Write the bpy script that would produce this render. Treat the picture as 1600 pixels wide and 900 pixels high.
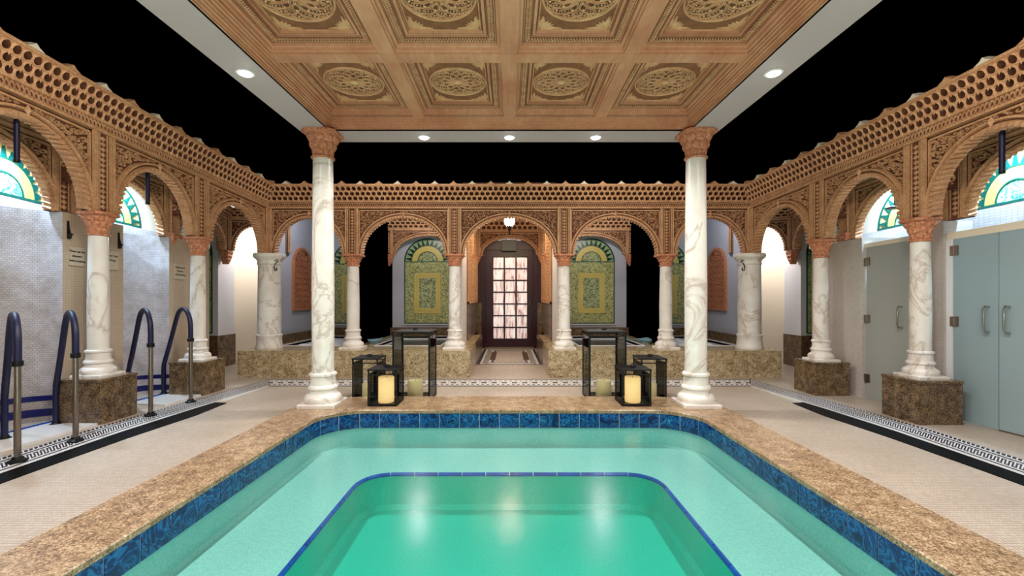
import bpy, bmesh, math, random
from math import pi, sin, cos, sqrt, atan2
from mathutils import Vector, Matrix
C = bpy.context.scene
for o in list(bpy.data.objects): bpy.data.objects.remove(o)
random.seed(7)
COL = C.collection

# ------------------------------------------------------------------ camera, world, light
cam_d = bpy.data.cameras.new('camera'); cam = bpy.data.objects.new('camera', cam_d); COL.objects.link(cam)
cam_d.sensor_width = 36; cam_d.lens = 690/1600*36
cam_d.shift_x = 4/1600; cam_d.shift_y = 16/1600
cam_d.clip_start = .02; cam_d.clip_end = 100
cam.location = (0, 0, 1.3); cam.rotation_euler = (pi/2, 0, 0)
C.camera = cam
C.view_settings.view_transform = 'Standard'; C.view_settings.look = 'None'
C.view_settings.gamma = 1; C.view_settings.use_curve_mapping = False
C.view_settings.exposure = 0.0
w = bpy.data.worlds.new('world'); C.world = w; w.use_nodes = True
w.node_tree.nodes['Background'].inputs[0].default_value = (0, 0, 0, 1)

def light(name, kind, loc, energy, color=(1, 1, 1), size=.05, aim=None, spot=None, blend=.6, sx=None, sy=None, hide=False):
    d = bpy.data.lights.new(name, kind); d.energy = energy; d.color = color
    if kind == 'AREA':
        d.shape = 'RECTANGLE'; d.size = sx or size; d.size_y = sy or size
    else: d.shadow_soft_size = size
    if kind == 'SPOT': d.spot_size = spot; d.spot_blend = blend
    o = bpy.data.objects.new(name, d); COL.objects.link(o); o.location = loc
    if aim is not None:
        o.rotation_euler = (Vector(aim)-Vector(loc)).to_track_quat('-Z', 'Y').to_euler()
    return o

WARM = (1, .88, .74); NEUT = (1, .95, .89); COOL = (.55, .78, 1)
SZ = 3.17                                   # pavilion soffit height
SPOTS = [(-.99, 5.12), (0, 5.12), (1.0, 5.12), (-2.19, 3.66), (2.19, 3.66), (-2.19, 2.62), (2.19, 2.62),
         (-2.19, 1.3), (2.19, 1.3), (-2.19, 0), (2.19, 0), (0, -1.1), (-1, -1.1), (1, -1.1)]
for x, y in SPOTS:                          # recessed downlights of the pavilion rim
    light('downlight_lamp', 'SPOT', (x, y, SZ-.035), 140, NEUT, .045, (x*1.02, y+.02, 0), 2.75, .7)
# added unseen fill spots high in the courtyard, aimed to brighten the arcades
for sx in (-1, 1):
    light('arcade_fill', 'SPOT', (sx*2.5, 3.0, 3.45), 85, WARM, .15, (sx*4.6, 4.2, 2.5), 2.5, 1)
    light('arcade_fill', 'SPOT', (sx*2.5, .9, 3.45), 75, WARM, .15, (sx*4.6, 2.4, 2.4), 2.5, 1)
    light('arcade_fill', 'SPOT', (sx*1.6, 5.4, 3.45), 125, WARM, .15, (sx*2.0, 7.6, 2.7), 2.6, 1)
# unseen floodlights under the water, added to light the coffered ceiling from below
for x in (-.8, .8):
    light('pool_fill', 'AREA', (x, -.6, -.30), 85, (1, .70, .62), aim=(x*.6, 3.2, 3.3), sx=.5, sy=.3)
# light of the gallery bays (shower stalls and plunges), of the corner rooms and the alcoves
for sx in (-1, 1):
    for u in (3.2, 1.9):
        X = sx*(4.17+.088*u+.60)
        light('stall_lamp', 'SPOT', (X, 7.6-u, 2.93), 170, COOL, .04, (X+sx*.04, 7.6-u, 0), 2.6, .8)
    light('stall_lamp', 'POINT', (sx*4.92, 6.8, 2.8), 16, COOL, .05)
    light('corner_lamp', 'POINT', (sx*5.0, 9.15, 2.55), 50, (1, .96, .9), .08)
    light('alcove_lamp', 'POINT', (sx*3.5, 8.5, 2.95), 34, (.9, .94, 1), .08)
    light('alcove_lamp', 'POINT', (sx*1.8, 8.7, 2.95), 48, (1, .96, .9), .08)
for sx in (-1, 1):
    light('passage_lamp', 'SPOT', (sx*.55, 9.6, 3.34), 75, (1, .80, .55), .04, (sx*.45, 9.9, 0), 2.7, .8)

# ------------------------------------------------------------------ materials
def srgb(c):
    return tuple(((v/255)/12.92 if v/255 <= .04045 else (((v/255)+.055)/1.055)**2.4) for v in c)+(1,)
MATS = {}
class N:
    def __init__(s, name, rough=.6, metal=0, spec=.5):
        s.m = bpy.data.materials.new(name); s.m.use_nodes = True
        s.t = s.m.node_tree; s.b = s.t.nodes['Principled BSDF']; MATS[name] = s.m
        s.b.inputs['Roughness'].default_value = rough; s.b.inputs['Metallic'].default_value = metal
        s.b.inputs['Specular IOR Level'].default_value = spec
        s.tc = None
    def n(s, ty, **kw):
        q = s.t.nodes.new('ShaderNode'+ty)
        for k, v in kw.items():
            if k in q.inputs.keys() if hasattr(q.inputs, 'keys') else False: q.inputs[k].default_value = v
            else: setattr(q, k, v)
        return q
    def l(s, a, b): s.t.links.new(a, b)
    def pos(s):
        if not s.tc: s.tc = s.n('NewGeometry').outputs['Position']
        return s.tc
    def map(s, scale, rot=(0, 0, 0)):
        q = s.n('Mapping'); q.inputs['Scale'].default_value = scale; q.inputs['Rotation'].default_value = rot
        s.l(s.pos(), q.inputs[0]); return q.outputs[0]
    def noise(s, scale, detail=4, rough=.55, vec=None, dist=0):
        q = s.n('TexNoise'); q.inputs['Scale'].default_value = scale; q.inputs['Detail'].default_value = detail
        q.inputs['Roughness'].default_value = rough; q.inputs['Distortion'].default_value = dist
        s.l(vec or s.pos(), q.inputs['Vector']); return q.outputs['Fac']
    def voro(s, scale, feat='F1', vec=None):
        q = s.n('TexVoronoi'); q.feature = feat; q.inputs['Scale'].default_value = scale
        s.l(vec or s.pos(), q.inputs['Vector']); return q
    def ramp(s, fac, stops, const=False):
        q = s.n('ValToRGB'); e = q.color_ramp.elements
        if const: q.color_ramp.interpolation = 'CONSTANT'
        e[0].position, e[0].color = stops[0][0], srgb(stops[0][1])
        e[1].position, e[1].color = stops[-1][0], srgb(stops[-1][1])
        for p, c in stops[1:-1]:
            k = e.new(p); k.color = srgb(c)
        s.l(fac, q.inputs[0]); return q.outputs[0]
    def mix(s, fac, a, b, mode='MIX'):
        q = s.n('Mix'); q.data_type = 'RGBA'; q.blend_type = mode
        for inp, v in ((q.inputs[0], fac), (q.inputs[6], a), (q.inputs[7], b)):
            if isinstance(v, (int, float)): inp.default_value = v
            elif isinstance(v, tuple): inp.default_value = srgb(v)
            else: s.l(v, inp)
        return q.outputs[2]
    def col(s, c):
        if isinstance(c, tuple): s.b.inputs['Base Color'].default_value = srgb(c)
        else: s.l(c, s.b.inputs['Base Color'])
        return s
    def bump(s, h, strength=.3, dist=.01):
        q = s.n('Bump'); q.inputs['Strength'].default_value = strength; q.inputs['Distance'].default_value = dist
        s.l(h, q.inputs['Height']); s.l(q.outputs[0], s.b.inputs['Normal']); return s
    def emit(s, c, st):
        if isinstance(c, tuple): s.b.inputs['Emission Color'].default_value = srgb(c)
        else: s.l(c, s.b.inputs['Emission Color'])
        s.b.inputs['Emission Strength'].default_value = st; return s

def simple(name, c, rough=.5, metal=0, spec=.5): N(name, rough, metal, spec).col(c); return MATS[name]
simple('black_void', (0, 0, 0), 1, 0, 0); simple('iron', (9, 9, 10), .5, 0, .3); simple('chrome', (190, 188, 184), .22, 1)
simple('steel', (150, 140, 130), .3, 1); simple('navy_wrap', (8, 11, 54), .5); simple('navy_tile', (12, 16, 92), .3)
simple('white_paint', (222, 222, 226), .6); simple('soffit_paint', (190, 178, 180), .6); simple('cream_paint', (226, 216, 196), .6)
simple('blue_grey_paint', (188, 190, 204), .65); simple('grout', (196, 188, 178), .8); simple('sign_plate', (196, 184, 164), .5)
simple('sign_ink', (38, 30, 28), .6); simple('black_tile', (4, 4, 5), .6, 0, .08); simple('white_tess', (214, 212, 210), .35)
simple('navy_tess', (24, 24, 52), .3); simple('lamp_trim', (210, 210, 210), .4); simple('grey_box', (84, 88, 90), .5)
simple('mahogany', (58, 24, 40), .35); simple('light_cord', (30, 30, 34), .6); simple('threshold', (150, 138, 128), .35, .4)
simple('yellow_glaze', (212, 194, 110), .3); simple('green_glaze', (20, 92, 82), .25); simple('dark_green_glaze', (12, 60, 48), .25)
simple('cream_glaze', (214, 206, 140), .3); simple('pale_glaze', (150, 172, 130), .35); simple('brown_mat', (84, 60, 48), .8)
simple('foam', (232, 238, 246), .7); simple('hose_blue', (120, 160, 175), .5)
m = N('stucco', .62)
f = m.noise(9, 5); g = m.noise(60, 3)
m.col(m.mix(.35, m.ramp(f, [(.3, (184, 130, 90)), (.7, (218, 172, 128))]), m.ramp(g, [(.35, (148, 94, 62)), (.7, (234, 196, 154))])))
m.bump(g, .35, .004)
m = N('recess_stain_shade', .8)  # dark antique stain that also paints in the shade of holes and recesses
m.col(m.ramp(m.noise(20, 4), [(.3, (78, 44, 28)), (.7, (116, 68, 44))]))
m = N('terracotta', .6)
g = m.noise(45, 4)
m.col(m.ramp(g, [(.3, (150, 88, 58)), (.55, (204, 136, 100)), (.75, (228, 174, 140))])); m.bump(g, .4, .006)
m = N('wood', .5)
v = m.map((26, 2.2, 26)); f = m.noise(1.0, 6, .6, v, 1.2); g = m.noise(2.2, 3)
m.col(m.mix(.5, m.ramp(f, [(.3, (180, 116, 84)), (.7, (218, 164, 128))]), m.ramp(g, [(.3, (176, 104, 74)), (.7, (224, 174, 138))])))
m.bump(f, .1, .003)
m = N('wood_dark', .6); m.col(m.ramp(m.noise(14, 4), [(.3, (84, 52, 32)), (.7, (112, 72, 44))]))
m = N('wood_mid', .6); m.col(m.ramp(m.noise(14, 4), [(.3, (120, 78, 50)), (.7, (146, 98, 64))]))
m = N('gold_wood', .5); m.col(m.ramp(m.noise(14, 4), [(.3, (194, 144, 104)), (.7, (222, 176, 134))]))
m = N('sparkle_pale', .35); m.col(m.ramp(m.noise(30, 2), [(.3, (214, 176, 128)), (.7, (240, 216, 176))]))  # pale colour painted in for light sparkling in the medallions
m = N('marble', .3)
f = m.noise(1.5, 9, .6, m.map((1, 1, .8)), 1.0); d = m.n('Math', operation='ABSOLUTE'); s_ = m.n('Math', operation='SUBTRACT'); s_.inputs[1].default_value = .5
m.l(f, s_.inputs[0]); m.l(s_.outputs[0], d.inputs[0])
v1 = m.ramp(d.outputs[0], [(0, (196, 184, 176)), (.008, (222, 214, 206)), (.03, (240, 237, 233))])
m.col(m.mix(.5, v1, m.ramp(m.noise(5, 5), [(.3, (226, 214, 204)), (.6, (246, 244, 240))]), 'MULTIPLY')); 
def granite(name, stops, sc, gloss=.25, bmp=0):
    m = N(name, gloss)
    a = m.noise(sc, 6, .75, None, .4); b = m.noise(sc*.16, 3); c = m.voro(sc*1.3)
    q = m.n('Math', operation='MULTIPLY_ADD'); q.inputs[1].default_value = .3; m.l(b, q.inputs[0]); 
    z = m.n('Math', operation='MULTIPLY_ADD'); z.inputs[1].default_value = 1.0; z.inputs[2].default_value = -.15; m.l(a, z.inputs[0]); m.l(z.outputs[0], q.inputs[2])
    cc = m.ramp(q.outputs[0], stops)
    sp = m.noise(sc*2.2, 3, .6); m.col(m.mix(.55, cc, m.ramp(sp, [(.36, (90, 78, 66)), (.46, (255, 252, 246))]), 'MULTIPLY'))
    return m
granite('granite', [(.34, (72, 58, 44)), (.43, (136, 114, 84)), (.5, (178, 158, 122)), (.56, (200, 184, 150)), (.66, (222, 212, 186))], 75, .22)
granite('granite_dark', [(.36, (24, 20, 18)), (.45, (78, 62, 46)), (.52, (118, 96, 70)), (.6, (150, 128, 96)), (.7, (176, 156, 124))], 80, .2)
granite('granite_coping', [(.34, (56, 44, 36)), (.43, (118, 92, 68)), (.5, (154, 126, 96)), (.56, (180, 152, 120)), (.66, (210, 194, 168))], 85, .3)
def tiles(name, base, var, grout, size, row=None, gloss=.35, axes='xy', mortar=.1, off=0):
    m = N(name, gloss)
    sx = m.n('SeparateXYZ'); m.l(m.pos(), sx.inputs[0]); cb = m.n('CombineXYZ')
    if axes == 'xy': m.l(sx.outputs[0], cb.inputs[0]); m.l(sx.outputs[1], cb.inputs[1])
    elif axes == 'yz': m.l(sx.outputs[1], cb.inputs[0]); m.l(sx.outputs[2], cb.inputs[1])
    elif axes == 'uv':
        uvn = m.n('TexCoord'); m.l(uvn.outputs['UV'], sx.inputs[0]); m.l(sx.outputs[0], cb.inputs[0]); m.l(sx.outputs[1], cb.inputs[1])
    else: m.l(sx.outputs[0], cb.inputs[0]); m.l(sx.outputs[2], cb.inputs[1])
    q = m.n('TexBrick'); q.offset = off; q.inputs['Scale'].default_value = 1
    q.inputs['Brick Width'].default_value = size; q.inputs['Row Height'].default_value = row or size
    q.inputs['Mortar Size'].default_value = size*mortar/2; q.inputs['Mortar Smooth'].default_value = .3
    q.inputs['Color1'].default_value = srgb(base); q.inputs['Color2'].default_value = srgb(var); q.inputs['Mortar'].default_value = srgb(grout)
    m.l(cb.outputs[0], q.inputs['Vector'])
    n = m.noise(1.3, 4 if name != 'pearl_mosaic' else 9, .55 if name != 'pearl_mosaic' else .7); c = m.mix(.35 if name != 'pearl_mosaic' else .75, q.outputs['Color'], m.ramp(n, [(.38 if name == 'pearl_mosaic' else .3, (176, 158, 138)), (.6 if name == 'pearl_mosaic' else .7, (244, 240, 240))]), 'MULTIPLY')
    m.col(c)
    inv = m.n('Math', operation='SUBTRACT'); inv.inputs[0].default_value = 1; m.l(q.outputs['Fac'], inv.inputs[1]); m.bump(inv.outputs[0], .3, .002)
    return m
tiles('floor_mosaic', (204, 194, 182), (190, 178, 164), (148, 134, 120), .026, mortar=.16)
tiles('beige_mosaic', (206, 190, 168), (200, 184, 162), (170, 152, 132), .026, axes='yz', mortar=.14)
tiles('grey_mosaic', (206, 200, 194), (196, 190, 184), (176, 168, 160), .026, axes='yz', mortar=.12)
tiles('white_wall_tile', (218, 220, 224), (206, 208, 214), (178, 176, 180), .05, .03, .3, 'yz', .1)
m = tiles('pearl_mosaic', (222, 222, 228), (206, 206, 214), (180, 178, 186), .034, .022, .25, 'uv', .14, .5)
m = N('pool_plaster', .6); m.col(m.ramp(m.noise(90, 5, .7), [(.35, (146, 188, 184)), (.65, (184, 212, 208))]))
m = N('deep_plaster', .6); m.col(m.ramp(m.noise(90, 5, .7), [(.35, (30, 168, 150)), (.65, (60, 196, 176))]))
m = N('swirl_tile', .12)
oi = m.n('ObjectInfo'); ad = m.n('VectorMath', operation='MULTIPLY_ADD'); cbx = m.n('CombineXYZ')
for k in range(3): m.l(oi.outputs['Random'], cbx.inputs[k])
ad.inputs[1].default_value = (30, 17, 23); m.l(cbx.outputs[0], ad.inputs[0]); m.l(m.pos(), ad.inputs[2])
f = m.noise(5.5, 3, .5, ad.outputs[0], 2.6)
m.col(m.ramp(f, [(.3, (6, 18, 56)), (.42, (10, 40, 104)), (.485, (30, 104, 168)), (.53, (8, 26, 84)), (.60, (14, 58, 124)), (.64, (50, 130, 180)), (.68, (6, 22, 72))]))
m = N('cobalt', .2); m.col(m.ramp(m.noise(12, 2), [(.3, (6, 54, 150)), (.7, (16, 84, 190))]))
def pattern(name, dark, light_, sc):
    m = N(name, .3); q = m.voro(sc, 'DISTANCE_TO_EDGE'); n = m.noise(sc*.8, 3, .5, None, 1.5)
    a = m.ramp(q.outputs['Distance'], [(.02, dark), (.12, light_)]); b = m.ramp(n, [(.47, dark), (.51, light_)])
    m.col(m.mix(.75, a, b))
pattern('foliage_field', (22, 66, 58), (196, 204, 148), 30); pattern('border_field', (66, 106, 74), (212, 206, 140), 38)
pattern('lunette_field', (10, 130, 126), (196, 226, 186), 20)
m = N('frost', .45, 0, .4)
m.col((168, 190, 196)); m.b.inputs['Transmission Weight'].default_value = .35; m.b.inputs['Alpha'].default_value = 1
m = N('frost_grey', .45, 0, .4); m.col((176, 180, 174)); m.b.inputs['Transmission Weight'].default_value = .3
def thin(name, tint, gl):
    m = bpy.data.materials.new(name); m.use_nodes = True; t = m.node_tree; t.nodes.clear(); MATS[name] = m
    o = t.nodes.new('ShaderNodeOutputMaterial'); a = t.nodes.new('ShaderNodeBsdfTransparent'); b = t.nodes.new('ShaderNodeBsdfGlossy')
    x = t.nodes.new('ShaderNodeMixShader'); f = t.nodes.new('ShaderNodeFresnel'); f.inputs[0].default_value = 1.33 if gl == 'w' else 1.18
    a.inputs[0].default_value = tint; b.inputs['Roughness'].default_value = .22 if gl == 'w' else .02
    t.links.new(f.outputs[0], x.inputs[0]); t.links.new(a.outputs[0], x.inputs[1]); t.links.new(b.outputs[0], x.inputs[2]); t.links.new(x.outputs[0], o.inputs[0])
    return m, t, o, b, f
thin('clear_glass', (.985, .99, .985, 1), 'g')
m, t, o, b, f = thin('water', (.82, .97, .95, 1), 'w')
nz = t.nodes.new('ShaderNodeTexNoise'); nz.inputs['Scale'].default_value = 1.6; nz.inputs['Detail'].default_value = 2
gp = t.nodes.new('ShaderNodeNewGeometry'); t.links.new(gp.outputs['Position'], nz.inputs['Vector'])
bp = t.nodes.new('ShaderNodeBump'); bp.inputs['Strength'].default_value = .25; bp.inputs['Distance'].default_value = .02
t.links.new(nz.outputs[0], bp.inputs['Height']); t.links.new(bp.outputs[0], b.inputs['Normal'])
va = t.nodes.new('ShaderNodeVolumeAbsorption'); va.inputs['Color'].default_value = (.20, .82, .80, 1); va.inputs['Density'].default_value = .42
t.links.new(va.outputs[0], o.inputs['Volume'])
thin('tub_water', (.8, .88, .95, 1), 'w')
m = N('lamp_glow', .5); m.col((255, 255, 255)); m.emit((255, 250, 240), 22)
m = N('lantern_glow', .5); m.col((255, 240, 210)); m.emit((255, 228, 190), 110)
m = N('candle_lit', .5); m.col((236, 206, 150)); m.emit((250, 205, 130), .55)
m = N('candle_wax', .5); m.col((226, 214, 160))
m = N('pane_glow', .3); n = m.noise(1.5, 3, .5, m.map((14, 1, 2.5)), .6); c = m.ramp(n, [(.3, (160, 124, 124)), (.45, (222, 196, 194)), (.6, (252, 244, 242))]); m.col(c); m.emit(c, .6)
def M_(n): return MATS[n]

# ------------------------------------------------------------------ mesh helpers
class MB:
    def __init__(s): s.v = []; s.f = []
    def add(s, vs, fs):
        k = len(s.v); s.v += [tuple(p) for p in vs]; s.f += [tuple(k+i for i in f) for f in fs]; return s
    def box(s, x0, x1, y0, y1, z0, z1):
        return s.add([(x, y, z) for x in (x0, x1) for y in (y0, y1) for z in (z0, z1)],
                     [(0, 1, 3, 2), (4, 6, 7, 5), (0, 4, 5, 1), (2, 3, 7, 6), (0, 2, 6, 4), (1, 5, 7, 3)])
    def bbox(s, x0, x1, y0, y1, z0, z1, b=.01):           # box with chamfered top and vertical edges
        def ring(d, z): 
            return [(x0+d+b, y0+d, z), (x1-d-b, y0+d, z), (x1-d, y0+d+b, z), (x1-d, y1-d-b, z), (x1-d-b, y1-d, z), (x0+d+b, y1-d, z), (x0+d, y1-d-b, z), (x0+d, y0+d+b, z)]
        return s.loft([ring(0, z0), ring(0, z1-b), ring(b, z1)], True, True, True)
    def loft(s, rings, closed=True, cap0=False, cap1=False):
        n = len(rings[0]); vs = [p for r in rings for p in r]; fs = []
        for i in range(len(rings)-1):
            for j in range(n if closed else n-1):
                k = (j+1) % n; fs.append((i*n+j, i*n+k, (i+1)*n+k, (i+1)*n+j))
        if cap0: fs.append(tuple(range(n))[::-1])
        if cap1: fs.append(tuple((len(rings)-1)*n+j for j in range(n)))
        return s.add(vs, fs)
    def lathe(s, prof, cx=0, cy=0, n=24, mod=None):
        rings = []
        for r, z in prof:
            rings.append([(cx+r*cos(2*pi*k/n), cy+r*sin(2*pi*k/n), z) for k in range(n)])
        return s.loft(rings, True, True, True)
    def tube(s, pts, r, n=8, cap=True, closed=False):
        pts = [Vector(p) for p in pts]; rings = []; m = len(pts)
        up = Vector((.13, .31, .94)).normalized()
        for i, p in enumerate(pts):
            if closed: t = (pts[(i+1) % m]-pts[i-1]).normalized()
            else: t = (pts[min(i+1, m-1)]-pts[max(i-1, 0)]).normalized()
            a = t.cross(up)
            if a.length < 1e-3: a = t.cross(Vector((1, 0, 0)))
            a.normalize(); b = t.cross(a); rr = r[i] if isinstance(r, (list, tuple)) else r
            rings.append([p+a*rr*cos(2*pi*k/n)+b*rr*sin(2*pi*k/n) for k in range(n)])
        if closed: rings.append(rings[0])
        return s.loft(rings, True, cap and not closed, cap and not closed)
    def ribbon(s, pts, w_, v0, v1, closed=False):         # raised ribbon in the (u,z) plane of a panel; pts are (u,z)
        m = len(pts); rings = []
        for i, p in enumerate(pts):
            if closed: q, r = pts[(i+1) % m], pts[i-1]
            else: q, r = pts[min(i+1, m-1)], pts[max(i-1, 0)]
            tx, tz = q[0]-r[0], q[1]-r[1]; L = sqrt(tx*tx+tz*tz) or 1; nx, nz = -tz/L, tx/L
            ww = w_*(1-.6*i/(m-1)) if (not closed and m > 10) else w_
            rings.append([(p[0]+nx*ww*k, vv, p[1]+nz*ww*k) for k, vv in ((.5, v0), (.3, v1), (-.3, v1), (-.5, v0))])
        if closed: rings.append(rings[0])
        return s.loft(rings, False)
def rect_frame(mb, x0, x1, z0, z1, w_, v0, v1):
    mb.box(x0, x1, v0, v1, z0, z0+w_); mb.box(x0, x1, v0, v1, z1-w_, z1); mb.box(x0, x0+w_, v0, v1, z0+w_, z1-w_); mb.box(x1-w_, x1, v0, v1, z0+w_, z1-w_)
    return mb
def children(o): return [c for c in bpy.data.objects if c.parent == o]
def wloc(o):
    v = Vector((0, 0, 0))
    while o: v += o.location; o = o.parent
    return v
def obj(name, mb, mat, parent=None, M=None, smooth=False, recalc=True, loc=None):
    vs = [M(*p) for p in mb.v] if M else mb.v
    if parent is not None: off = wloc(parent)
    elif loc is not None: off = Vector(loc)
    else:
        xs, ys, zs = zip(*vs); off = Vector(((min(xs)+max(xs))/2, (min(ys)+max(ys))/2, min(zs)))
    me = bpy.data.meshes.new(name); me.from_pydata([(p[0]-off.x, p[1]-off.y, p[2]-off.z) for p in vs], [], mb.f)
    if recalc:
        bm = bmesh.new(); bm.from_mesh(me); bmesh.ops.recalc_face_normals(bm, faces=bm.faces); bm.to_mesh(me); bm.free()
    me.materials.append(M_(mat))
    if smooth:
        me.polygons.foreach_set('use_smooth', [True]*len(me.polygons)); me.set_sharp_from_angle(angle=.7)
    o = bpy.data.objects.new(name, me); COL.objects.link(o)
    if parent is not None: o.parent = parent
    else: o.location = off
    return o
def tag(o, label, cat, group=None, kind=None):
    o['label'] = label; o['category'] = cat
    if group: o['group'] = group
    if kind: o['kind'] = kind
    return o
def thing(name, loc, label, cat, group=None):
    o = bpy.data.objects.new(name, None); o.empty_display_size = .1; COL.objects.link(o); o.location = loc
    return tag(o, label, cat, group)
def struct(name, mb, mat, M=None, smooth=False, label=None):
    o = obj(name, mb, mat, None, M, smooth); o['kind'] = 'structure'
    if label: o['label'] = label
    return o
def stuff(o): o['kind'] = 'stuff'; return o
def copy_tree(o, parent=None):
    c = o.copy(); COL.objects.link(c); c.parent = parent
    for ch in children(o): copy_tree(ch, c)
    return c

# maps from arcade coordinates (u along, v outward, z) to the world
RAKE = {-1: .029, 1: .018}
def MS(s): return lambda u, v, z, k=RAKE[s]: (s*(4.17+.088*u+v), 7.6-u, z*(1+k*u))
def MBK(y): return lambda u, v, z: (u, y+v, z)
def MP(a, b):                                   # frame from point a to b, v to the right hand of travel
    a = Vector(a); b = Vector(b); t = (b-a).normalized(); n = Vector((t.y, -t.x))
    return lambda u, v, z: (a.x+t.x*u+n.x*v, a.y+t.y*u+n.y*v, z)
SIDE = {-1: 'left', 1: 'right'}

# ------------------------------------------------------------------ carved ornament
def arch_pts(c, a, zs, b, n=40, e=2.04, off=0):
    out = []
    for i in range(n+1):
        t = pi*i/n; ct, st = cos(t), max(sin(t), 0)
        x = math.copysign(abs(ct)**(2/e), ct)*(a+off); z = (st**(2/e))*(b+off)
        out.append((c+x, zs+z))
    return out
def spiral(mb, cu, cz, R, a0, d, v0, v1, w_):
    pts = []
    for i in range(13):
        t = i/12; r = R*(1-.82*t); a = a0+d*t*2.7*pi*.75
        pts.append((cu+r*cos(a), cz+r*sin(a)))
    mb.ribbon(pts, w_, v0, v1)
    # a leaf on the back of the curl
    a = a0+d*2.2; bx, bz = cu+R*1.05*cos(a), cz+R*1.05*sin(a); t = a+d*1.2; L = R*.55; ww = R*.26
    mb.add([(bx, v0, bz), (bx+L*.5*cos(t)-ww*sin(t), v0, bz+L*.5*sin(t)+ww*cos(t)), (bx+L*cos(t), v0, bz+L*sin(t)),
            (bx+L*.5*cos(t)+ww*sin(t), v0, bz+L*.5*sin(t)-ww*cos(t)), (bx+L*.5*cos(t), v1, bz+L*.5*sin(t))], [(0, 1, 4), (1, 2, 4), (2, 3, 4), (3, 0, 4)])
def scrolls(mb, inside, box_, v0, v1, R=(.03, .05), w_=.017, tries=900):
    placed = []; u0, u1, z0, z1 = box_
    for k in range(tries):
        r = R[1]-(R[1]-R[0])*min(1, k/tries*1.4); u = random.uniform(u0, u1); z = random.uniform(z0, z1)
        if not inside(u, z, r): continue
        if any((u-p[0])**2+(z-p[1])**2 < (.78*(r+p[2]))**2 for p in placed): continue
        placed.append((u, z, r)); spiral(mb, u, z, r, random.uniform(0, 6.28), random.choice((-1, 1)), v0, v1, w_)
def muq_rows(front, back, u0, u1, z0, z1, vs, pitch, rows=3, sgn=1):
    """honeycomb of small niches stepping forward; vs = front v at each tier boundary"""
    n = max(1, round((u1-u0)/pitch)); p = (u1-u0)/n; H = (z1-z0)/rows; NS = 12
    for r in range(rows):
        a, b = vs[r], vs[r+1]; off = (r % 2)*.5*p
        for i in range(-1 if off else 0, n):
            x0 = u0+i*p+off; zb = z0+r*H
            if x0+p > u1+p*.51: continue
            def P(s, t, dv=0): return (x0+s*p, a+(b-a)*t+dv, zb+t*H)
            out, inn, bk = [], [], []
            for k in range(NS):
                th = 2*pi*(k+.5)/NS; c_, s_ = cos(th), sin(th); m_ = max(abs(c_), abs(s_))
                out.append(P(.5+.5*c_/m_, .5+.5*s_/m_))
                rr = .385; sx = rr*c_*(1 if s_ < 0 else 1-.35*s_)
                inn.append(P(.5+sx, .5+.45*s_, -.012)); bk.append(P(.5+sx*.95, .5+.43*s_, .085))
            k0 = len(front.v); front.v += out+inn; kq = len(back.v); back.v += inn+bk
            for k in range(NS):
                k2 = (k+1) % NS
                front.f.append((k0+k, k0+k2, k0+NS+k2, k0+NS+k))
                back.f.append((kq+k, kq+k2, kq+NS+k2, kq+NS+k))
            kb = len(back.v); back.v += bk; back.f.append(tuple(kb+k for k in range(NS)))
            # little drop under the foot between two cells
            q = .2*p; ax, az = x0, zb; d = .018
            front.add([(ax-q, a-.004, az+.012), (ax+q, a-.004, az+.012), (ax, a-.03, az+.012), (ax, a-.006, az-.03)], [(0, 2, 3), (2, 1, 3), (0, 1, 2)])
    # ledges between the tiers
    for r in range(1, rows+1):
        z = z0+r*H; front.box(u0, u1, vs[r]-.012, vs[r]+.03, z-.006, z+.006)
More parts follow.
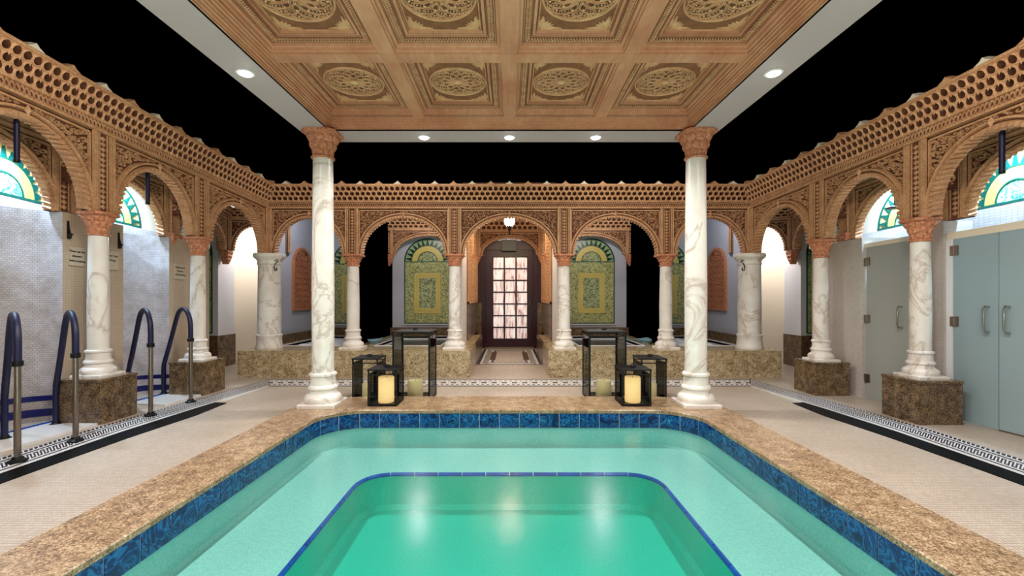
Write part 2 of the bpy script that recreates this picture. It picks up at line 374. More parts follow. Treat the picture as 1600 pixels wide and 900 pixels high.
def arcade(name, label, cat, M, cols, zs, za, ztop, zc0=None, zc1=None, vs=None, pitch=.11, dens=1., merlons=True, depth=.12,
           loc=None, first_half=None, bays=None, half=.16, pil=.115, mat='stucco', pstyle=True, frieze=True, R=(.015, .034), corbel=False):
    """cols: positions of the supports along u; one arch in each bay"""
    rl = M(sum(cols)/len(cols), 0, 0) if loc is None else loc
    root = thing(name, (rl[0], rl[1], M(0, 0, zs)[2]), label, cat)
    nb = len(cols)-1
    for i in range(nb):
        c0, c1 = cols[i], cols[i+1]; c = (c0+c1)/2; a = (c1-c0)/2-half; b = za-zs; sc = 1
        P = arch_pts(c, a, zs, b)
        # recessed spandrel plate with arch opening
        mb = MB(); rings = []
        for (u, z) in P: rings.append([(u, -.012, z), (u, -.012, ztop), (u, depth, ztop), (u, depth, z)])
        mb.loft(rings, True, True, True)
        for e0, e1 in ((c0, P[-1][0]), (P[0][0], c1)): mb.box(min(e0, e1), max(e0, e1), -.012, depth, zs, ztop)
        obj('spandrel_panel', mb, 'recess_stain_shade', root, M)
        # carved scrolls in relief
        def inside(u, z, r, c=c, a=a, b=b):
            if z > ztop-.035-r*.8 or abs(u-c) > (c1-c0)/2-pil-.025-r*.8: return False
            dx = abs(u-c)/(a+.075+r*.8); dz = (z-zs)/(b+.075+r*.8)
            return dz > .03 and dx**2.04+dz**2.04 > 1
        mb = MB(); scrolls(mb, inside, (c0, c1, zs, ztop), -.012, -.038, R, .0135, int(6000*dens))
        if mb.v: stuff(obj('carved_scroll', mb, mat, root, M, smooth=False))
        # frame moulding of the spandrel
        mb = MB(); x0, x1 = c0+pil-.004, c1-pil+.004
        mb.box(x0, x1, -.04, 0, ztop-.035, ztop-.018); 
        for x in (x0, x1-.016): mb.box(x, x+.016, -.04, 0, zs+.02, ztop-.018)
        # arch band: profile swept along the opening
        secs = []; N_ = 48
        P0 = arch_pts(c, a, zs, b, N_); 
        prof = [(-.004, depth+.012), (-.004, -.058), (.020, -.062), (.026, -.045), (.040, -.045), (.046, -.07), (.064, -.07), (.072, -.03), (.072, -.01)]
        for k in range(N_+1):
            ring = []
            for (o_, v_) in prof:
                Q = arch_pts(c, a, zs, b, N_, 2.04, o_)[k] if False else None
                t = pi*k/N_; ct, st = cos(t), max(sin(t), 0)
                ring.append((c+math.copysign(abs(ct)**(2/2.04), ct)*(a+o_), v_, zs+(st**(2/2.04))*(b+o_)))
            secs.append(ring)
        mb.loft(secs, False)
        dk = MB(); rg = []
        for k in range(N_+1):
            t = pi*k/N_; ct, st = cos(t), max(sin(t), 0)
            rg.append([(c+math.copysign(abs(ct)**(2/2.04), ct)*(a+o_), -.0458, zs+(st**(2/2.04))*(b+o_)) for o_ in (.027, .039)])
        obj('arch_groove', dk.loft(rg, False), 'recess_stain_shade', root, M, recalc=False)
        # rosette at the crown
        mb.add([(c-.035, -.07, za+.05), (c, -.07, za+.0), (c+.035, -.07, za+.05), (c, -.07, za+.10), (c, -.10, za+.05)], [(0, 1, 4), (1, 2, 4), (2, 3, 4), (3, 0, 4)])
        obj('arch_moulding', mb, mat, root, M)
        # rope-like beading along the soffit: slanted lobes
        mb = MB(); PP = arch_pts(c, a, zs, b, 400); acc = 0; step = .052; nxt = step/2
        for k in range(1, 401):
            d = sqrt((PP[k][0]-PP[k-1][0])**2+(PP[k][1]-PP[k-1][1])**2); acc += d
            if acc >= nxt:
                nxt += step; tx, tz = (PP[k][0]-PP[k-1][0])/d, (PP[k][1]-PP[k-1][1])/d; nx, nz = -tz, tx   # inward
                if (c-PP[k][0])*nx+(zs-PP[k][1])*nz < 0: nx, nz = -nx, -nz
                u, z = PP[k]; w2 = .016; sk = .02
                ring = lambda v_, e: [(u+tx*(q+e)+nx*h, v_, z+tz*(q+e)+nz*h) for q, h in ((-w2, -.01), (-w2*.9, .016), (0, .027), (w2*.9, .016), (w2, -.01))]
                mb.loft([ring(-.078, sk), ring(-.03, .004), ring(depth-.004, -.006)], True, True, True)
        stuff(obj('rope_beading', mb, mat, root, M))
    # pilasters above the supports
    for c in cols:
        mb = MB(); mb.box(c-pil, c+pil, -.048, depth+.02, zs-.004, ztop); obj('pilaster_core', mb, 'recess_stain_shade', root, M); mb = MB()
        for x in (-pil, pil-.026): mb.box(c+x, c+x+.026, -.074, depth+.02, zs, ztop)
        for x in (-pil+.034, pil-.050): mb.box(c+x, c+x+.016, -.068, -.047, zs, ztop)
        for x in (-.046, .038): mb.box(c+x, c+x+.008, -.060, -.047, zs, ztop)
        k = zs+.03
        while k < ztop-.05:
            mb.add([(c-.034, -.05, k+.025), (c, -.05, k), (c+.034, -.05, k+.025), (c, -.05, k+.05), (c, -.066, k+.025)], [(0, 1, 4), (1, 2, 4), (2, 3, 4), (3, 0, 4)]); k += .052
        obj('pilaster', mb, mat, root, M)
        if corbel:
            mb = MB()
            for j, (z0_, z1_, r_) in enumerate(((.0, -.03, 1.15), (-.03, -.10, 1.0), (-.10, -.17, .78), (-.17, -.22, .5), (-.22, -.26, .25))):
                q = pil*1.15*r_; mb.box(c-q, c+q, -.05-.05*r_, depth*.8, zs+z1_, zs+z0_)
                for i in range(4):
                    x = c-q+q*2*(i+.5)/4; h = q/4; mb.add([(x-h*.8, -.05-.05*r_, zs+z0_-.004), (x+h*.8, -.05-.05*r_, zs+z0_-.004), (x, -.075-.05*r_, zs+z0_-.008), (x, -.05-.05*r_, zs+z1_)], [(0, 2, 3), (2, 1, 3), (0, 1, 2)])
            obj('corbel', mb, 'terracotta', root, M)
    u0, u1 = min(cols), max(cols)
    if first_half: u0 += first_half[0]; u1 += first_half[1]
    # architrave and fretwork frieze
    zf = zc0 if zc0 else ztop+.1
    mb = MB(); mb.box(u0, u1, -.06, depth+.02, ztop, zf); mb.box(u0, u1, -.088, -.05, ztop, ztop+.022); mb.box(u0, u1, -.085, -.05, zf-.018, zf)
    obj('architrave', mb, mat, root, M)
    if frieze:
        obj('frieze_field', MB().box(u0, u1, -.0615, -.06, ztop+.026, zf-.022), 'recess_stain_shade', root, M)
        mb = MB(); L = u1-u0; n = int(L/.075); hz = (zf-ztop-.05)/2; zm = (zf+ztop)/2
        for ph in (0, pi):
            pts = [(u0+L*k/(n*8), zm+hz*.95*sin(2*pi*k/8+ph)) for k in range(n*8+1)]
            m_ = len(pts); rings = []
            for i, p in enumerate(pts): rings.append([(p[0], vv, p[1]+dz) for dz, vv in ((.010, -.06), (.006, -.074), (-.006, -.074), (-.010, -.06))])
            mb.loft(rings, False)
        stuff(obj('fretwork', mb, mat, root, M))
    if zc1:
        fr, bk = MB(), MB(); muq_rows(fr, bk, u0, u1, zf, zc1, vs, pitch)
        bk.box(u0, u1, .0, depth, zf, zc1)
        stuff(obj('honeycomb_cornice', fr, mat, root, M)); stuff(obj('cornice_backing', bk, 'recess_stain_shade', root, M))  # hole walls and backs coloured dark in place of cavity shade
        if merlons:
            mb = MB(); vt = vs[-1]; mb.box(u0, u1, vt-.03, depth, zc1, zc1+.022); mb.box(u0, u1, vt-.015, depth, zc1+.022, zc1+.035)
            obj('cornice_cap', mb, mat, root, M)
            nm = int((u1-u0)/.31); 
            for i in range(nm):
                c = u0+(i+.5)*(u1-u0)/nm; mb = MB(); zz = zc1+.033
                for q in ((.0, .1),): 
                    rings = []
                    for v_ in (vt-.022, vt+.04, depth-.02):
                        k_ = 1 if v_ > vt-.02 else .8
                        rings.append([(c+x*k_, v_, zz+h*k_) for x, h in ((-.085, 0), (-.055, .018), (-.03, .03), (-.012, .052), (0, .062), (.012, .052), (.03, .03), (.055, .018), (.085, 0))])
                    mb.loft(rings, True, True, True)
                obj('tile_crest', mb, 'cream_paint' if i % 2 else mat, root, M)
    return root

# ------------------------------------------------------------------ columns
def capital(mb, cx, cy, z0, h, r0, r1, seed=0, n=64, tiers=3):
    rings = []; NZ = 22
    for i in range(NZ+1):
        t = i/NZ; z = z0+h*t; base = r0+(r1-r0)*(t**1.25)
        k = min(int(t*tiers), tiers-1); f = t*tiers-k; ring = []
        for j in range(n):
            th = 2*pi*j/n; lob = abs(cos(8*th/2*1+(pi/2 if k % 2 else 0)))
            sq = 1+.10*t*(abs(cos(2*th))**2)*.9          # turns squarer towards the top
            r = base*sq*(1-.11+.14*(lob**.6)*(.35+.65*sin(pi*min(f*1.15, 1))))
            ring.append((cx+r*cos(th+pi/4), cy+r*sin(th+pi/4), z))
        rings.append(ring)
    mb.loft(rings, True, True, True)
def column(x, y, z0, z1, r, label, group=None, cap_h=.24, rp=None, big=False):
    t = thing('marble_column', (x, y, z0), label, 'column', group)
    H = z1-z0
    if big:
        pr = [(r*1.16, .0), (r*1.18, .03), (r*1.10, .06), (r*1.06, .13), (r*1.06, .20), (r*1.12, .215), (r*1.12, .235), (r*1.02, .25)]
        mb = MB().lathe([(a, z0+b) for a, b in pr], x, y, 40); obj('base', mb, 'marble', t, None, True)
        mb = MB().lathe([(r, z0+.25), (r*.99, z0+H*.5), (r*.95, z1-.20)], x, y, 40); obj('shaft', mb, 'marble', t, None, True)
        mb = MB().lathe([(r*.95, z1-.20), (r*1.0, z1-.19), (r*1.04, z1-.175), (r*1.0, z1-.16), (r*1.0, z1-.13), (r*1.1, z1-.10), (r*1.28, z1-.075), (r*1.36, z1-.05), (r*1.36, z1-.02), (r*1.3, z1)], x, y, 40)
        obj('capital', mb, 'marble', t, None, True); return t
    k = r/.11; rp = rp or r*1.75
    obj('plinth', MB().bbox(x-rp, x+rp, y-rp, y+rp, z0, z0+.035*k, .006), 'marble', t)
    pr = [(1.62, .035), (1.68, .06), (1.68, .085), (1.55, .11), (1.3, .125), (1.22, .15), (1.22, .165), (1.34, .175), (1.36, .19), (1.28, .205), (1.17, .215), (1.13, .25), (1.13, .30), (1.25, .312), (1.25, .33), (1.08, .345)]
    mb = MB().lathe([(r*a, z0+b*k) for a, b in pr], x, y, 32); obj('base', mb, 'marble', t, None, True)
    zb = z0+.345*k; zc = z1-cap_h
    obj('shaft', MB().lathe([(r*1.0, zb-.005), (r*1.02, zb+(zc-zb)*.4), (r*.90, zc-.002)], x, y, 32), 'marble', t, None, True)
    mb = MB().lathe([(r*1.0, zc-.002), (r*1.08, zc+.006), (r*1.08, zc+.018), (r*.95, zc+.026)], x, y, 32)
    capital(mb, x, y, zc+.02, cap_h-.055, r*.93, r*1.5)
    obj('capital', mb, 'terracotta', t)
    q = r*1.62; c_ = q*.35; ring = lambda e, z: [(x+sx*(q-e), y+sy*(q-e), z) if False else None for sx in (0,) for sy in (0,)]
    def octa(e, z):
        Q = q-e; K = Q-c_
        return [(x-K, y-Q, z), (x+K, y-Q, z), (x+Q, y-K, z), (x+Q, y+K, z), (x+K, y+Q, z), (x-K, y+Q, z), (x-Q, y+K, z), (x-Q, y-K, z)]
    obj('abacus', MB().loft([octa(.012, z1-.038), octa(0, z1-.03), octa(0, z1-.008), octa(.006, z1)], True, True, True), 'terracotta', t)
    return t
def pedestal(x, y, h, s, label, M=None, w2=None):
    t = thing('granite_pedestal', (x, y, 0), label, 'pedestal')
    obj('body', MB().box(x-s, x+s, y-s, y+s, 0, h-.03), 'granite_dark', t)
    obj('top_slab', MB().bbox(x-s-.008, x+s+.008, y-s-.008, y+s+.008, h-.03, h, .004), 'granite_dark', t)
    return t

# ================================================================== SETTING
fl = MB(); Z0 = -.05
for (x0, x1, y0, y1) in ((-7.5, -2.2, -4, 13), (2.2, 7.5, -4, 13), (-2.2, 2.2, 5.1, 13), (-2.2, 2.2, -4, -1.3)):
    fl.box(x0, x1, y0, y1, Z0, 0)
struct('floor', fl, 'floor_mosaic')
EW = MB().box(-7.6, -7.5, -4, 13, 0, 6); struct('wall_left', EW, 'black_void')
struct('wall_right', MB().box(7.5, 7.6, -4, 13, 0, 6), 'black_void'); struct('wall_back', MB().box(-7.5, 7.5, 13, 13.1, 0, 6), 'black_void')
struct('wall_front', MB().box(-7.5, 7.5, -4.1, -4, 0, 6), 'white_paint'); struct('ceiling', MB().box(-7.6, 7.6, -4.1, 13.1, 6, 6.1), 'black_void')
# flat roof of the galleries behind the arcades (their own dark ceiling inside)
mb = MB()
for s in (-1, 1):
    M = MS(s); n = len(mb.v)
    mb.add([M(-.1, .1, 3.0), M(5.7, .1, 3.0), M(5.7, 3.0, 3.0), M(-.1, 3.0, 3.0), M(-.1, .1, 3.1), M(5.7, .1, 3.1), M(5.7, 3.0, 3.1), M(-.1, 3.0, 3.1)],
           [(0, 1, 2, 3), (7, 6, 5, 4), (0, 4, 5, 1), (1, 5, 6, 2), (2, 6, 7, 3), (3, 7, 4, 0)])
struct('ceiling_gallery', mb, 'wood_dark')
mb = MB()
for x0, x1 in ((-7.5, -.86), (.86, 7.5)): mb.box(x0, x1, 7.72, 12.9, 3.12, 3.2)
mb.box(-.86, .86, 8.1, 12.9, 3.38, 3.42); mb.box(-.86, .86, 7.72, 8.1, 3.12, 3.2)
struct('ceiling_alcove', mb, 'wood_dark')

# ---- back zone walls
mb = MB(); mb.box(-4.5, -.86, 10.42, 10.55, 0, 3.12); mb.box(.86, 4.5, 10.42, 10.55, 0, 3.12); struct('wall_alcove', mb, 'blue_grey_paint')
for s in (-1, 1):
    mb = MB(); x0, x1 = sorted((s*4.42, s*4.50)); mb.box(x0, x1, 7.95, 10.42, .0, 3.12); struct('wall_partition', mb, 'blue_grey_paint')
    mb = MB(); x0, x1 = sorted((s*2.76, s*2.84)); mb.box(x0, x1, 7.95, 10.42, .44, 3.12)
    tag(obj('black_partition', mb, 'black_void'), 'tall matte black partition between the two tubs on the %s' % SIDE[s], 'partition')
    mb = MB(); x0, x1 = sorted((s*.86, s*.94)); mb.box(x0, x1, 8.02, 11.75, .44, 3.38); struct('wall_passage', mb, 'white_paint')
    # corner room: white pier, end walls
    mb = MB(); x0, x1 = sorted((s*5.43, s*7.5)); mb.box(x0, x1, 8.23, 8.72, .6, 3.12); struct('wall_pier', mb, 'white_paint')
    mb = MB(); x0, x1 = sorted((s*5.42, s*7.4)); mb.box(x0, x1, 8.20, 8.74, 0, .6)
    tag(obj('granite_plinth', mb, 'granite_dark'), 'dark granite plinth wrapping the foot of the white %s corner pier' % SIDE[s], 'plinth')
    # curved white end wall of the corner room
    mb = MB(); rings = []
    for i in range(13):
        a = pi/2*i/12; px_ = 6.0-1.0+ .9*cos(a); py_ = 8.9+.9*sin(a)
        rings.append([(s*px_, py_, 0), (s*px_, py_, 3.12), (s*(px_+.06), py_+.06, 3.12), (s*(px_+.06), py_+.06, 0)])
    mb.loft(rings, True, True, True); x0, x1 = sorted((s*5.0, s*4.5)); mb.box(x0, x1, 9.8, 9.86, 0, 3.12)
    struct('wall_corner', mb, 'cream_paint', smooth=True)

def lunette_parts(root, cu, zb, R, Rz, M, v0, field, tri='green_glaze', gnd='cream_glaze', ring='yellow_glaze'):
    """half-round tile panel: rim, toothed band, plain ring, patterned half disc"""
    def arcb(r0, r1, va, vb, n=32):
        mb = MB(); rings = []
        for i in range(n+1):
            a = pi*i/n; rings.append([(cu+r*R*cos(a), vv, zb+r*Rz*sin(a)) for r, vv in ((r0, va), (r0, vb), (r1, vb), (r1, va))])
        mb.loft(rings, True, True, True); return mb
    obj('rim', arcb(.95, 1.0, v0, v0-.018), tri, root, M)
    obj('toothed_ground', arcb(.70, .95, v0, v0-.008), gnd, root, M)
    mb = MB(); n = 13
    for i in range(n):
        a = pi*(i+.5)/n; d = pi/n*.46
        pts = [(a-d, .95), (a+d, .95), (a+d*.45, .84), (a+d*.6, .78), (a+d*.9, .705), (a-d*.9, .705), (a-d*.6, .78), (a-d*.45, .84)]
        pts = [(a-d*.12, .94), (a+d*.12, .94), (a+d*.45, .83), (a+d*.5, .80), (a+d*.95, .71), (a-d*.95, .71), (a-d*.5, .80), (a-d*.45, .83)]
        lo = [(cu+r*R*cos(t), v0-.006, zb+r*Rz*sin(t)) for t, r in pts]; hi = [(p[0], v0-.016, p[2]) for p in lo]
        mb.loft([lo, hi], True, True, True)
    obj('tooth_row', mb, tri, root, M)
    obj('inner_rim', arcb(.67, .70, v0, v0-.016), tri, root, M); obj('plain_ring', arcb(.42, .67, v0, v0-.010), ring, root, M)
    obj('half_disc_rim', arcb(.40, .43, v0, v0-.016), tri, root, M); obj('half_disc', arcb(.001, .40, v0, v0-.008), field, root, M)
def tile_panel(cx, y, w, zb, zs, label, M=None):
    M = M or MBK(y); h = w/2
    t = thing('tile_panel', M(cx, 0, zb), label, 'tile panel')
    lunette_parts(t, cx, zs, h, h*.98, M, 0, 'foliage_field', 'dark_green_glaze', 'pale_glaze', 'yellow_glaze')
    obj('panel_rim', MB().box(cx-h, cx+h, -.012, 0, zb, zs), 'green_glaze', t, M)
    obj('outer_field', MB().box(cx-h+.025, cx+h-.025, -.02, -.01, zb+.025, zs-.02), 'border_field', t, M)
    H = zs-zb; a0, a1 = zb+H*.17, zs-H*.19; q = h*.56
    mb = MB()
    rect_frame(mb, cx-q, cx+q, a0, a1, .055, -.036, -.02); rect_frame(mb, cx-q+.060, cx+q-.060, a0+.060, a1-.060, .055, -.03, -.02)
    obj('yellow_frame', mb, 'yellow_glaze', t, M)
    obj('inner_field', MB().box(cx-q+.117, cx+q-.117, -.026, -.02, a0+.117, a1-.117), 'foliage_field', t, M)
    obj('sill_strip', MB().box(cx-h-.02, cx+h+.02, -.03, 0, zb-.03, zb), 'white_tess', t, M)
    return t
for s in (-1, 1):
    tile_panel(s*1.93, 10.42, 1.10, .70, 2.17, 'green and yellow arched tile panel behind the inner tub, %s of the door' % SIDE[s])
    tile_panel(s*3.64, 10.42, 1.06, .70, 2.12, 'arched green tile panel behind the outer %s tub, half hidden by a column' % SIDE[s])
    tile_panel(s*6.06, 8.23, 1.06, .64, 2.12, 'green tile panel at the far %s end of the side gallery, seen as a sliver' % SIDE[s])

# ---- platforms with tubs
def slab_ring(root, name, mat, outer, holes, z0, z1):
    x0, x1, y0, y1 = outer; xs = sorted(set([x0, x1]+[h[0] for h in holes]+[h[1] for h in holes])); ys = sorted(set([y0, y1]+[h[2] for h in holes]+[h[3] for h in holes]))
    # merged in strips along y so there are few seams
    mb = MB()
    for i in range(len(xs)-1):
        cuts = [h for h in holes if h[0] <= xs[i] and h[1] >= xs[i+1]]; a = y0
        for h in sorted(cuts, key=lambda q: q[2]): mb.box(xs[i], xs[i+1], a, h[2], z0, z1); a = h[3]
        mb.box(xs[i], xs[i+1], a, y1, z0, z1)
    return obj(name, mb, mat, root)
for s in (-1, 1):
    def XX(a, b): return tuple(sorted((s*a, s*b)))
    t = thing('granite_platform', (s*2.5, 8.8, 0), 'raised granite platform holding the tubs %s of the door' % SIDE[s], 'platform')
    tubs = [XX(1.25, 2.42), XX(3.05, 4.10)]
    holes = [(tubs[0][0], tubs[0][1], 7.98, 9.95), (tubs[1][0], tubs[1][1], 7.98, 9.95)]
    X0, X1 = XX(.66, 4.40)
    slab_ring(t, 'top_slab', 'granite', (X0, X1, 7.24, 10.42), holes, .40, .44)
    joints = [.66, 1.9, 2.9, 3.89, 4.44]
    for a, b in zip(joints, joints[1:]):
        x0, x1 = XX(a+.003, b-.003); obj('front_slab', MB().bbox(x0, x1, 7.22, 7.26, 0, .405, .003), 'granite', t)
    x0, x1 = XX(.64, .67); obj('side_slab', MB().box(x0, x1, 7.23, 8.4, 0, .44), 'granite', t); obj('side_slab', MB().box(x0, x1, 8.405, 10.4, 0, .44), 'granite_dark', t)
    x0, x1 = XX(4.39, 4.46); obj('side_slab', MB().box(x0, x1, 7.24, 7.95, 0, .44), 'granite', t)
    mb = MB(); x0, x1 = XX(.94, 4.36); mb.box(x0, x1, 10.22, 10.42, .44, .62); x0, x1 = XX(4.30, 4.42); mb.box(x0, x1, 8.0, 10.3, .44, .60)
    obj('back_ledge', mb, 'granite_dark', t)
    mb = MB()
    for h in holes:
        mb.box(h[0], h[1], h[2], h[3], .05, .08); 
        for q in ((h[0]-.02, h[0], h[2]-.02, h[3]+.02), (h[1], h[1]+.02, h[2]-.02, h[3]+.02), (h[0], h[1], h[2]-.02, h[2]), (h[0], h[1], h[3], h[3]+.02)): mb.box(*q, .05, .452)
    obj('tub_lining', mb, 'white_paint', t)
    for h, nm in zip(holes, ('inner', 'outer')):
        tag(obj('tub_water', MB().box(h[0]+.002, h[1]-.002, h[2]+.002, h[3]-.002, .36, .37), 'tub_water'), 'still pale water in the %s tub on the %s platform' % (nm, SIDE[s]), 'water')
    # foam heap in the outer tub
    mb = MB(); h = holes[1]; nx, ny = 22, 30; rings = []
    random.seed(3)
    for j in range(ny+1):
        row = []
        for i in range(nx+1):
            a, b = i/nx, j/ny; e = max(0, min(1, 6*min(a, 1-a)))*max(0, min(1, 6*min(b, 1-b)))
            hh = .09*e*(.45+.55*sin(a*9+b*5)*sin(b*11-a*4))+.012*random.random()*e
            row.append((h[0]+.06+(h[1]-h[0]-.12)*a, h[2]+.06+(h[3]-h[2]-.5)*b, .372+max(hh, .004)))
        rings.append(row)
    mb.loft(rings, False)
    o = tag(obj('bath_foam', mb, 'foam', smooth=True), 'white bath foam heaped on the water of the outer %s tub' % SIDE[s], 'foam', kind='stuff')
    # arcade behind the inner tub with carved arch
    M = MBK(10.12); c0, c1 = XX(.90, 2.76)
    arcade('inner_arcade', 'dark carved arch framing the green tile panel %s of the door' % SIDE[s], 'arch', M, [c0, c1], 2.30, 2.74, 2.84, 2.90, 3.11, [-.07, -.10, -.14, -.18], .12, .8, False, .03, corbel=True, pil=.09, half=.15, frieze=False)
    # granite dado, carved wall lining of the passage
    t = thing('wall_lining', (s*.85, 10, 0), 'carved terracotta lining above granite dado, %s side of the door passage' % SIDE[s], 'wall lining')
    x0, x1 = XX(.835, .86)
    for ya, yb in ((8.9, 10.1), (10.105, 11.4)): obj('dado_slab', MB().box(x0, x1, ya, yb, .44, 1.18), 'granite_dark', t)
    x0, x1 = XX(.72, .835); obj('dado_slab', MB().box(x0, x1, 11.36, 11.5, 0, 1.18), 'granite_dark', t)
    x0, x1 = XX(.845, .86); obj('backing', MB().box(x0, x1, 8.9, 11.4, 1.19, 3.38), 'recess_stain_shade', t)
    Mv = lambda u, v, z, s=s: (s*(.845+v), u, z)
    mb = MB(); mb.box(8.9, 8.96, -.03, 0, 1.19, 3.37); mb.box(11.3, 11.38, -.03, 0, 1.19, 3.37); mb.box(8.9, 11.38, -.03, 0, 1.19, 1.23); mb.box(10.1, 10.16, -.03, 0, 1.19, 3.37)
    obj('frame_moulding', mb, 'stucco', t, Mv)
    mb = MB(); u = 9.02; 
    while u < 11.28:
        z = 1.27+.035*(int(u*50) % 2)
        while z < 3.35:
            r = .045; mb.ribbon([(u+r*cos(a*pi/4), z+r*sin(a*pi/4)) for a in range(8)], .014, 0, -.014, True); z += .075
        u += .085
    stuff(obj('carved_lattice', mb, 'stucco', t, Mv))
arcade('door_arch', 'warm-lit carved arch right in front of the dark wooden door', 'arch', MBK(11.42), [-.86, .86], 2.40, 2.86, 3.0, 3.06, 3.37, [-.07, -.12, -.18, -.26], .13, .9, False, .03, corbel=True, pil=.10, half=.15)

# ---- the wooden door
t = thing('door_1', (0, 11.62, 0), 'dark mahogany door with twenty-one small bright panes', 'door'); t['kind'] = 'structure'
for k in ('category',): del t[k]
Y = 11.58; mb = MB()
for a, b, z0, z1, d in ((-.86, -.62, 0, 3.3, .10), (.62, .86, 0, 3.3, .10), (-.62, .62, 2.56, 2.80, .08), (-.62, .62, 2.98, 3.05, .08)): mb.box(a, b, Y-d, Y+.06, z0, z1)
for s in (-1, 1):
    for q in (.615, .66, .70): x0, x1 = sorted((s*q, s*(q+.025))); mb.box(x0, x1, Y-.14, Y-.08, 0, 2.5)
obj('door_frame', mb, 'mahogany', t)
mb = MB(); cols_, rows_ = 3, 7; gx0, gx1, gz0, gz1 = -.44, .48, .23, 2.38
mb.box(-.61, gx0, Y-.04, Y+.02, .02, 2.56); mb.box(gx1, .61, Y-.04, Y+.02, .02, 2.56); mb.box(gx0, gx1, Y-.04, Y+.02, .02, gz0); mb.box(gx0, gx1, Y-.04, Y+.02, gz1, 2.56)
pw = (gx1-gx0)/3; ph = (gz1-gz0)/7
for i in range(1, 3): mb.box(gx0+pw*i-.022, gx0+pw*i+.022, Y-.035, Y+.01, gz0, gz1)
for j in range(1, 7): mb.box(gx0, gx1, Y-.033, Y+.01, gz0+ph*j-.018, gz0+ph*j+.018)
for x in (gx0-.05, gx1+.03): mb.box(x, x+.02, Y-.055, Y-.03, gz0-.05, gz1+.05)
leaf = obj('door_leaf', mb, 'mahogany', t)
for i in range(3):
    for j in range(7):
        obj('pane', MB().box(gx0+pw*i+.02, gx0+pw*(i+1)-.02, Y-.012, Y-.004, gz0+ph*j+.016, gz0+ph*(j+1)-.016), 'pane_glow', leaf)
obj('transom_pane', MB().box(-.6, .6, Y-.012, Y, 2.80, 2.98), 'pane_glow', t)
obj('door_handle', MB().tube([(.54, Y-.05, 1.05), (.54, Y-.11, 1.07), (.54, Y-.11, 1.25), (.54, Y-.05, 1.27)], .012), 'steel', t)
obj('threshold', MB().box(-.62, .62, 11.36, 11.6, .0, .03), 'threshold', t)
tag(obj('exit_box', MB().bbox(-.21, .19, 11.30, 11.40, 2.52, 2.80, .01), 'grey_box'), 'dark grey wall box over the wooden door under the arch', 'box')
# pendant lantern
t = thing('pendant_lantern', (0, 8.45, 2.98), 'small glowing pendant lantern hanging in the central passage arch', 'lamp')
obj('cord', MB().tube([(0, 8.45, 2.94), (0, 8.45, 3.38)], .008, 6), 'iron', t)
obj('glass_bowl', MB().lathe([(.03, 2.90), (.085, 2.87), (.10, 2.80), (.085, 2.72), (.05, 2.68)], 0, 8.45, 12), 'lantern_glow', t, None, True)
obj('cap', MB().lathe([(.09, 2.895), (.06, 2.92), (.02, 2.94), (.008, 2.96)], 0, 8.45, 12), 'iron', t)
obj('finial', MB().lathe([(.055, 2.69), (.035, 2.62), (.012, 2.57), (.016, 2.54), (.003, 2.50)], 0, 8.45, 12), 'iron', t)

# ---- front arcades
VS = [-.085, -.11, -.15, -.195]
arcade('arcade', 'carved terracotta arcade of five arches across the back of the courtyard', 'arcade', MBK(7.6), [-4.17, -2.69, -.94, .94, 2.69, 4.17],
       2.05, 2.69, 2.83, 2.96, 3.18, VS, .092, 1.0, True, .05, first_half=(-.05, .05))
UC = [0, 1.50, 2.85, 4.25, 5.65]
for s in (-1, 1):
    M = MS(s)
    arcade('arcade', 'carved terracotta arcade along the %s side of the courtyard' % SIDE[s], 'arcade', M, UC, 2.05, 2.69, 2.83, 2.95, 3.18, VS, .078, 1.0, True, .05)
    inner = arcade('inner_arcade', 'second, darker carved arcade behind the %s side arcade' % SIDE[s], 'arcade', lambda u, v, z, M=M: M(u, v+.42, z), [1.5, 2.85, 4.25, 5.65], 2.05, 2.60, 2.70, 2.76, 2.94, [-.07, -.10, -.14, -.18], .11, .8, False, .02, half=.13, frieze=False)
    # arches to the corner console
    a = Vector(M(1.5, .42, 0)[:2]); b = Vector((s*5.36, 8.30))
    L = (b-a).length; Mq = MP(a, b) if s > 0 else MP(a, b)
    Mq2 = (lambda u, v, z, F=MP(a, b), s=s: F(u, v if s > 0 else -v, z))
    arcade('corner_arch', 'carved arch running back to the %s corner corbel' % SIDE[s], 'arch', Mq2, [.06, L], 2.20, 2.68, 2.78, 2.84, 2.98, [-.07, -.10, -.14, -.18], .11, .8, False, .03, frieze=False, corbel=True)
    a = b; b = Vector((s*4.46, 8.75)); L = (b-a).length
    Mq3 = (lambda u, v, z, F=MP(a, b), s=s: F(u, v if s > 0 else -v, z))
    arcade('corner_arch', 'carved arch opening onto the brightly lit %s corner room' % SIDE[s], 'arch', Mq3, [.0, L], 2.20, 2.68, 2.78, 2.84, 2.98, [-.07, -.10, -.14, -.18], .11, .8, False, .03, frieze=False)
    # cross panels between the two arcades above each column
    t = inner
    for u in UC[1:]:
        mb = MB(); mb.box(u-.03, u+.03, .14, .38, 2.35, 2.98); Fr = MB()
        obj('cross_panel', mb, 'recess_stain_shade', t, M)
        for e in (-1, 1):
            mb = MB(); Mx = lambda a_, v_, z_, u=u, e=e: M(u+e*(.03-v_), a_, z_)
            scrolls(mb, lambda x, z, r: True, (.18, .34, 2.42, 2.93), 0, -.02, (.035, .045), .015, 90)
            stuff(obj('carved_scroll', mb, 'stucco', t, Mx))

